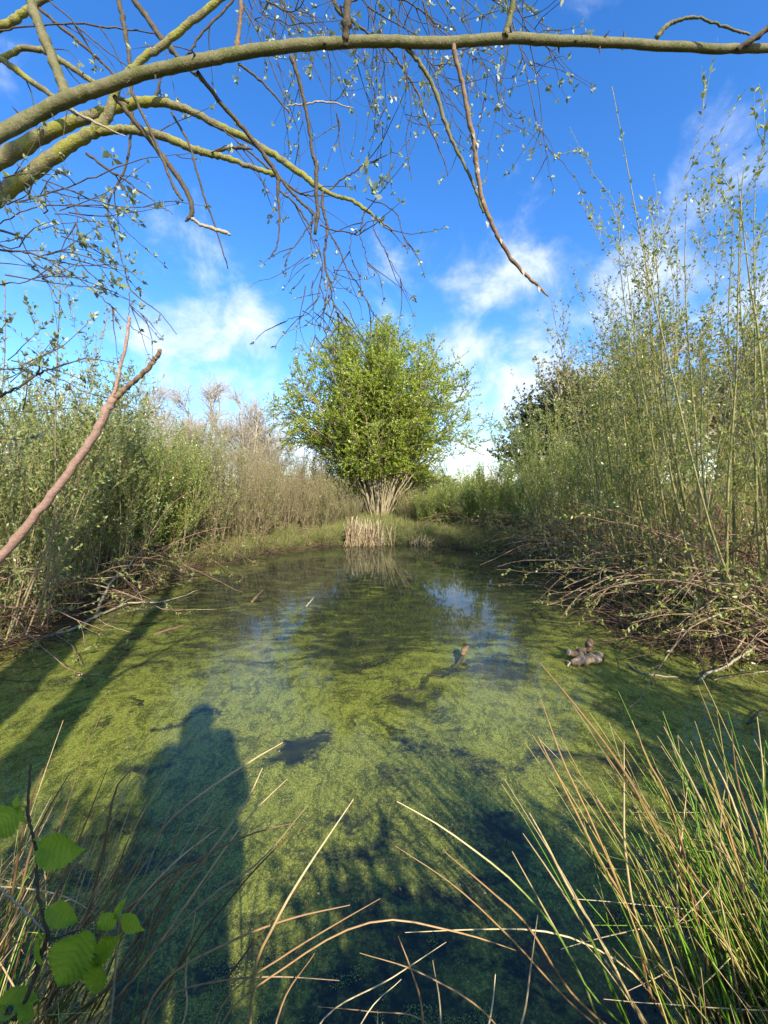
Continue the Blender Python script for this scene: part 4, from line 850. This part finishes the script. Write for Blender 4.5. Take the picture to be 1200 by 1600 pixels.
P, R = stems(rootM, 24, .35, .08, .2, .45, (.0, .2, 1), (.4, .2, 0), (0, .05, -.3), .0026); Geo().tubes(P, R, 5).build('under_stem', M['brown_rush'], T)

# ------------------------------------------------------------------ hazel sapling close by
m, k = new_mat('hazel_sapling_leaf'); a = k.n('ShaderNodeAttribute', attribute_name='along'); v = k.n('ShaderNodeTexCoord').outputs['Object']
nz = k.noise(v, 60, 4, .6).outputs[0]; c = k.mix(nz, (.32, .50, .025), (.50, .64, .07)); nb = k.noise(v, 16, 3, .6).outputs[0]; c = k.mix(k.smooth(nb, .4, .65, 0, .4), c, (.20, .34, .02)); c = k.mix(k.smooth(nz, .62, .7, 0, .5), c, (.42, .40, .08)); c = k.mix(k.smooth(a.outputs['Fac'], .8, 1.0, 0, .4), c, (.40, .48, .12))
df = k.n('ShaderNodeBsdfPrincipled'); k.put(df.inputs['Base Color'], c); df.inputs['Roughness'].default_value = .5; df.inputs['Specular IOR Level'].default_value = .3
tr = k.n('ShaderNodeBsdfTranslucent'); k.put(tr.inputs[0], c); x = k.n('ShaderNodeMixShader'); x.inputs[0].default_value = .55; k.put(x.inputs[1], df.outputs[0]); k.put(x.inputs[2], tr.outputs[0]); finish(k, x.outputs[0]); M['sapling_leaf'] = m


def big_leaf(base, tip, width, facing, parent, cup=.12, folded=1.0):
    base = np.array(base); tip = np.array(tip); d = tip - base; L = np.linalg.norm(d); d = d / L; side = unit(np.cross(d, facing)); up = np.cross(side, d)
    ns, nm = 91, 17; s = np.linspace(0, 1, ns); mm = np.linspace(-1, 1, nm)
    w_ = np.where(s < .5, np.sin(np.pi * np.clip(s / 1.0, 0, 1)) ** .62, np.sin(np.pi * s) ** .85) * (1 - .25 * s) * .56; w_ = w_ + .004
    w_ = w_ * (1 + .24 * (((s * 15) % 1) - .5) + .05 * (((s * 45) % 1) - .5)) ; S, Mm = np.meshgrid(s, mm, indexing='ij')
    vein = S * 8 - np.abs(Mm) * 1.6; pl = np.abs(((vein) % 1) - .5) * 2
    hgt = L * (-cup * 1.8 * S ** 2 * .9 - .05 * np.sin(S * 5 + L * 300) * Mm) + width * (.16 * folded * np.abs(Mm) ** 1.2 - .07 * pl * np.clip(1.1 - np.abs(Mm) * .6, 0, 1) * np.sin(np.pi * S) ** .5)
    V = base + d * (S * L * (1 - .0 * Mm) + np.abs(Mm) * -.05 * L)[..., None] + side * (Mm * width * w_[:, None])[..., None] + up * hgt[..., None]
    ii, jj = np.meshgrid(np.arange(ns - 1), np.arange(nm - 1), indexing='ij'); f = (ii * nm + jj).ravel()
    g = Geo(); g.add(V, np.stack([f, f + 1, f + nm + 1, f + nm], 1), pl); return g.build('leaf', M['sapling_leaf'], parent)


SAP = []; bz = base_at(-.62, .5); T = thing('hazel_sapling', 'young hazel twig with pleated bright green leaves among the brown rushes', 'sapling', bz)
dS = .62
SAP.append(limb('stem', M['dark_twig'], T, [('w', bz[0], bz[1], bz[2], .006), (5, 1640, dS, 9), (25, 1590, dS, 8), (50, 1540, dS, 8), (65, 1490, dS, 8), (75, 1462, dS, 8), (70, 1440, dS, 7), (58, 1385, dS, 6), (58, 1340, dS, 6), (50, 1300, dS, 6), (44, 1272, dS, 6), (46, 1235, dS, 5), (48, 1195, dS, 4)], 8, .0006, 3)[1])
SAP.append(limb('side_twig', M['pale_twig'], T, [(75, 1460, dS, 5), (40, 1425, dS + .01, 5), (0, 1388, dS + .02, 5), (-30, 1360, dS + .02, 4)], 6, .0005)[1])
SAP.append(limb('side_twig', M['dark_twig'], T, [(70, 1470, dS, 4), (100, 1462, dS, 3.5), (130, 1455, dS, 3), (150, 1495, dS, 2.5)], 6, .0005)[1])
SAP.append(limb('side_twig', M['pale_twig'], T, [(172, 1605, .7, 4), (178, 1540, .68, 4), (183, 1470, .66, 3.5), (188, 1425, .64, 3)], 6, .0005)[1])
twigs_ = np.concatenate(SAP)


def nearest_on_stem(q):
    return twigs_[np.argmin(np.linalg.norm(twigs_ - q, axis=1))]


for (bx, by), (tx, ty), wpx, f, cup, fo, dz in (((128, 1456), (86, 1553), 74, (.25, -1, .45), .08, .6, -.02), ((153, 1497), (137, 1556), 66, (-.3, -1, .3), .1, .7, .0), ((131, 1457), (144, 1513), 24, (.9, -.6, .2), .1, 1.5, .01), ((150, 1496), (181, 1466), 34, (-.4, -.9, .3), .1, 1, .01),
                                           ((66, 1326), (124, 1334), 50, (.1, -1, .35), .12, .8, -.02), ((62, 1330), (92, 1308), 30, (-.5, -.6, .8), .1, 1.2, .015), ((78, 1420), (119, 1443), 33, (.2, -.8, .7), .1, .9, 0), ((181, 1427), (149, 1453), 34, (.4, -.9, .2), .15, .9, .03), ((192, 1429), (221, 1459), 30, (-.2, -1, .2), .1, .9, .03),
                                           ((62, 1466), (48, 1518), 24, (-.6, -.7, .2), .25, 1.4, 0), ((26, 1262), (-24, 1312), 56, (.3, -1, .3), .1, .7, 0), ((0, 1572), (52, 1560), 40, (0, -.5, 1), .1, .8, .02), ((52, 1567), (28, 1600), 36, (.2, -.7, .8), .1, .9, 0), ((180, 1430), (192, 1408), 12, (0, -1, .2), .1, 1.5, .03), ((28, 1262), (40, 1290), 14, (0, -1, .2), .1, 1.5, 0), ((26, 1262), (24, 1244), 9, (0, -1, .2), .1, 1.5, 0), ((70, 1462), (58, 1460), 12, (0, -1, .2), .1, 1.5, 0)):
    lf_ = big_leaf(at(bx, by, dS + dz), at(tx, ty, dS + dz - .015), wpx * dS / 600, np.array(f, float), T, cup, fo)
    if wpx > 20: st = nearest_on_stem(at(bx, by, dS + dz)); Geo().tubes(curve([st, (st + at(bx, by, dS + dz)) / 2 + [0, 0, .004], at(bx, by, dS + dz)], [.0016, .0013, .0011], 4)[0], curve([st, st, st], [.0018, .0013, .0011], 4)[1], 5).build('leaf_stalk', M['sapling_leaf'], T).parent = lf_

# ------------------------------------------------------------------ the photographer, whose shadow lies on the water
m, k = new_mat('dark_coat'); p = k.n('ShaderNodeBsdfPrincipled'); v = k.n('ShaderNodeTexCoord').outputs['Object']; k.put(p.inputs['Base Color'], k.mix(k.noise(v, 60, 4).outputs[0], (.03, .035, .05), (.05, .055, .075))); p.inputs['Roughness'].default_value = .85; finish(k, p.outputs[0]); M['coat'] = m
m, k = new_mat('skin'); p = k.n('ShaderNodeBsdfPrincipled'); v = k.n('ShaderNodeTexCoord').outputs['Object']; k.put(p.inputs['Base Color'], k.mix(k.noise(v, 30, 3).outputs[0], (.48, .30, .22), (.56, .36, .27))); p.inputs['Roughness'].default_value = .5; finish(k, p.outputs[0]); M['skin'] = m
m, k = new_mat('brown_hair'); p = k.n('ShaderNodeBsdfPrincipled'); v = k.n('ShaderNodeTexCoord').outputs['Object']; k.put(p.inputs['Base Color'], k.mix(k.noise(v, 90, 3).outputs[0], (.05, .03, .02), (.09, .06, .035))); p.inputs['Roughness'].default_value = .6; finish(k, p.outputs[0]); M['hair'] = m
m, k = new_mat('black_phone'); p = k.n('ShaderNodeBsdfPrincipled'); v = k.n('ShaderNodeTexCoord').outputs['Object']; k.put(p.inputs['Base Color'], k.mix(k.noise(v, 40, 2).outputs[0], (.01, .01, .012), (.02, .02, .022))); p.inputs['Roughness'].default_value = .2; finish(k, p.outputs[0]); M['phone'] = m
hx, hy = -.04, -.46
fz = float(ground_z(hx, hy)[0])


def skin_body(name, mat, verts, edges, radii, parent, sub=2):
    me = bpy.data.meshes.new(name); o0 = np.array(parent.location); me.from_pydata([tuple(np.array(q) - o0) for q in verts], edges, [])
    o = bpy.data.objects.new(name, me); col.objects.link(o); o.parent = parent; me.materials.append(mat)
    md = o.modifiers.new('Skin', 'SKIN'); md.use_smooth_shade = True
    for sv, r in zip(me.skin_vertices[0].data, radii): sv.radius = r if isinstance(r, tuple) else (r, r)
    me.skin_vertices[0].data[0].use_root = True
    s = o.modifiers.new('Sub', 'SUBSURF'); s.levels = sub; s.render_levels = sub; return o


TP = thing('person', 'person in a dark coat holding up a phone on the near bank', 'person', (hx, hy, fz))
z0 = fz
V = [(hx, hy, z0 + .92), (hx, hy, z0 + 1.12), (hx, hy + .01, z0 + 1.32), (hx, hy + .01, z0 + 1.45), (hx, hy + .03, z0 + 1.53), (hx, hy + .04, z0 + 1.60), (hx, hy + .05, z0 + 1.68), (hx, hy + .045, z0 + 1.76)]
E = [(0, 1), (1, 2), (2, 3), (3, 4), (4, 5), (5, 6), (6, 7)]; R = [(.18, .14), (.17, .13), (.19, .13), (.13, .10), .062, .075, .09, .055]
for s in (-1, 1):
    i = len(V); V += [(hx + s * .10, hy, z0 + .86), (hx + s * .12, hy + .02, z0 + .48), (hx + s * .13, hy - .01, z0 + .10), (hx + s * .13, hy - .02, z0 + .04), (hx + s * .15, hy + .16, z0 + .035)]
    E += [(0, i), (i, i + 1), (i + 1, i + 2), (i + 2, i + 3), (i + 3, i + 4)]; R += [.10, .068, .05, .05, .042]
    hand = (.035 if s > 0 else -.115, -.035, 1.76)
    j = len(V); V += [(hx + s * .19, hy + .01, z0 + 1.40), (hx + s * .21, hy + .13, z0 + 1.12), (hand[0] + s * .035, hand[1] - .08, hand[2] - .05), (hand[0] + s * .015, hand[1] - .03, hand[2])]
    E += [(3, j), (j, j + 1), (j + 1, j + 2), (j + 2, j + 3)]; R += [.075, .058, .036, .03]
    for f in range(5):
        k0 = len(V); hz = hand[2] + .035 - f * .018 if f < 4 else hand[2] + .01
        dx = -s * .022
        V += [(hand[0] + s * .004, hand[1] - .004 - (.02 if f == 4 else 0), hz), (hand[0] + dx * .4, hand[1] + (.012 if f < 4 else -.02), hz), (hand[0] + dx, hand[1] + (.010 if f < 4 else -.022), hz - .004)]
        E += [(j + 3, k0), (k0, k0 + 1), (k0 + 1, k0 + 2)]; R += [.009, .0085, .007]
skin_body('body', M['skin'], V, E, R, TP)
# head details and clothes
hd = np.array([hx, hy + .05, z0 + 1.68])


def ball(name, mat, c, r, parent, nu=20, nv=12, cut=None):
    a = np.linspace(0, 2 * math.pi, nu, endpoint=False); b = np.linspace(-math.pi / 2 + .05, math.pi / 2 - .05, nv); A, Bb = np.meshgrid(a, b, indexing='ij')
    Q = np.stack([np.cos(A) * np.cos(Bb), np.sin(A) * np.cos(Bb), np.sin(Bb)], -1) * np.array(r) + np.array(c)
    f = np.array([(i * nv + j, ((i + 1) % nu) * nv + j, ((i + 1) % nu) * nv + j + 1, i * nv + j + 1) for i in range(nu) for j in range(nv - 1) if cut is None or cut(Q[i, j] - np.array(c))])
    g = Geo(); g.add(Q, f); return g.build(name, mat, parent)


ball('hair', M['hair'], hd + [0, -.012, .03], (.102, .118, .118), TP, 28, 18, lambda q: q[1] < .045 or q[2] > .06)
ball('nose', M['skin'], hd + [0, .105, -.005], (.014, .022, .024), TP)
for s in (-1, 1):
    ball('eye', M['phone'], hd + [s * .033, .088, .02], (.011, .009, .008), TP); ball('ear', M['skin'], hd + [s * .095, 0, -.005], (.014, .025, .034), TP)
ball('mouth', M['hair'], hd + [0, .092, -.052], (.026, .01, .006), TP)
V = [(hx, hy, z0 + .80), (hx, hy, z0 + 1.0), (hx, hy, z0 + 1.2), (hx, hy + .01, z0 + 1.36), (hx, hy + .015, z0 + 1.46)]; E = [(0, 1), (1, 2), (2, 3), (3, 4)]; R = [(.34, .22), (.31, .20), (.28, .19), (.25, .17), (.11, .10)]
for s in (-1, 1):
    j = len(V); V += [(hx + s * .20, hy + .01, z0 + 1.39), (hx + s * .22, hy + .13, z0 + 1.12), ((.07 if s > 0 else -.15), -.12, 1.69)]; E += [(3, j), (j, j + 1), (j + 1, j + 2)]; R += [.12, .095, .055]
j = len(V); V += [(hx, hy - .0, z0 + 1.54), (hx, hy - .02, z0 + 1.64), (hx, hy - .02, z0 + 1.74), (hx, hy, z0 + 1.81)]; E += [(4, j), (j, j + 1), (j + 1, j + 2), (j + 2, j + 3)]; R += [.115, .125, .115, .07]
skin_body('coat', M['coat'], V, E, R, TP)
for s in (-1, 1):
    V = [(hx + s * .10, hy, z0 + .9), (hx + s * .12, hy + .02, z0 + .48), (hx + s * .13, hy - .01, z0 + .12), (hx + s * .13, hy - .01, z0 + .03), (hx + s * .15, hy + .17, z0 + .03)]
    skin_body('trouser_leg', M['coat'], V, [(0, 1), (1, 2), (2, 3), (3, 4)], [.125, .09, .072, .062, .05], TP)
g = Geo(); x0, x1, y0, y1, q0, q1 = -.105, .022, -.0155, -.0075, 1.665, 1.815
g.add([(x0, y0, q0), (x1, y0, q0), (x1, y1, q0), (x0, y1, q0), (x0, y0, q1), (x1, y0, q1), (x1, y1, q1), (x0, y1, q1)], [(3, 2, 1, 0), (4, 5, 6, 7), (0, 1, 5, 4), (1, 2, 6, 5), (2, 3, 7, 6), (3, 0, 4, 7)])
ph = g.build('phone', M['phone'], None, False); bv = ph.modifiers.new('Bevel', 'BEVEL'); bv.width = .003; bv.segments = 3
tag(ph, 'dark phone held up in both hands by the person in the coat', 'phone')
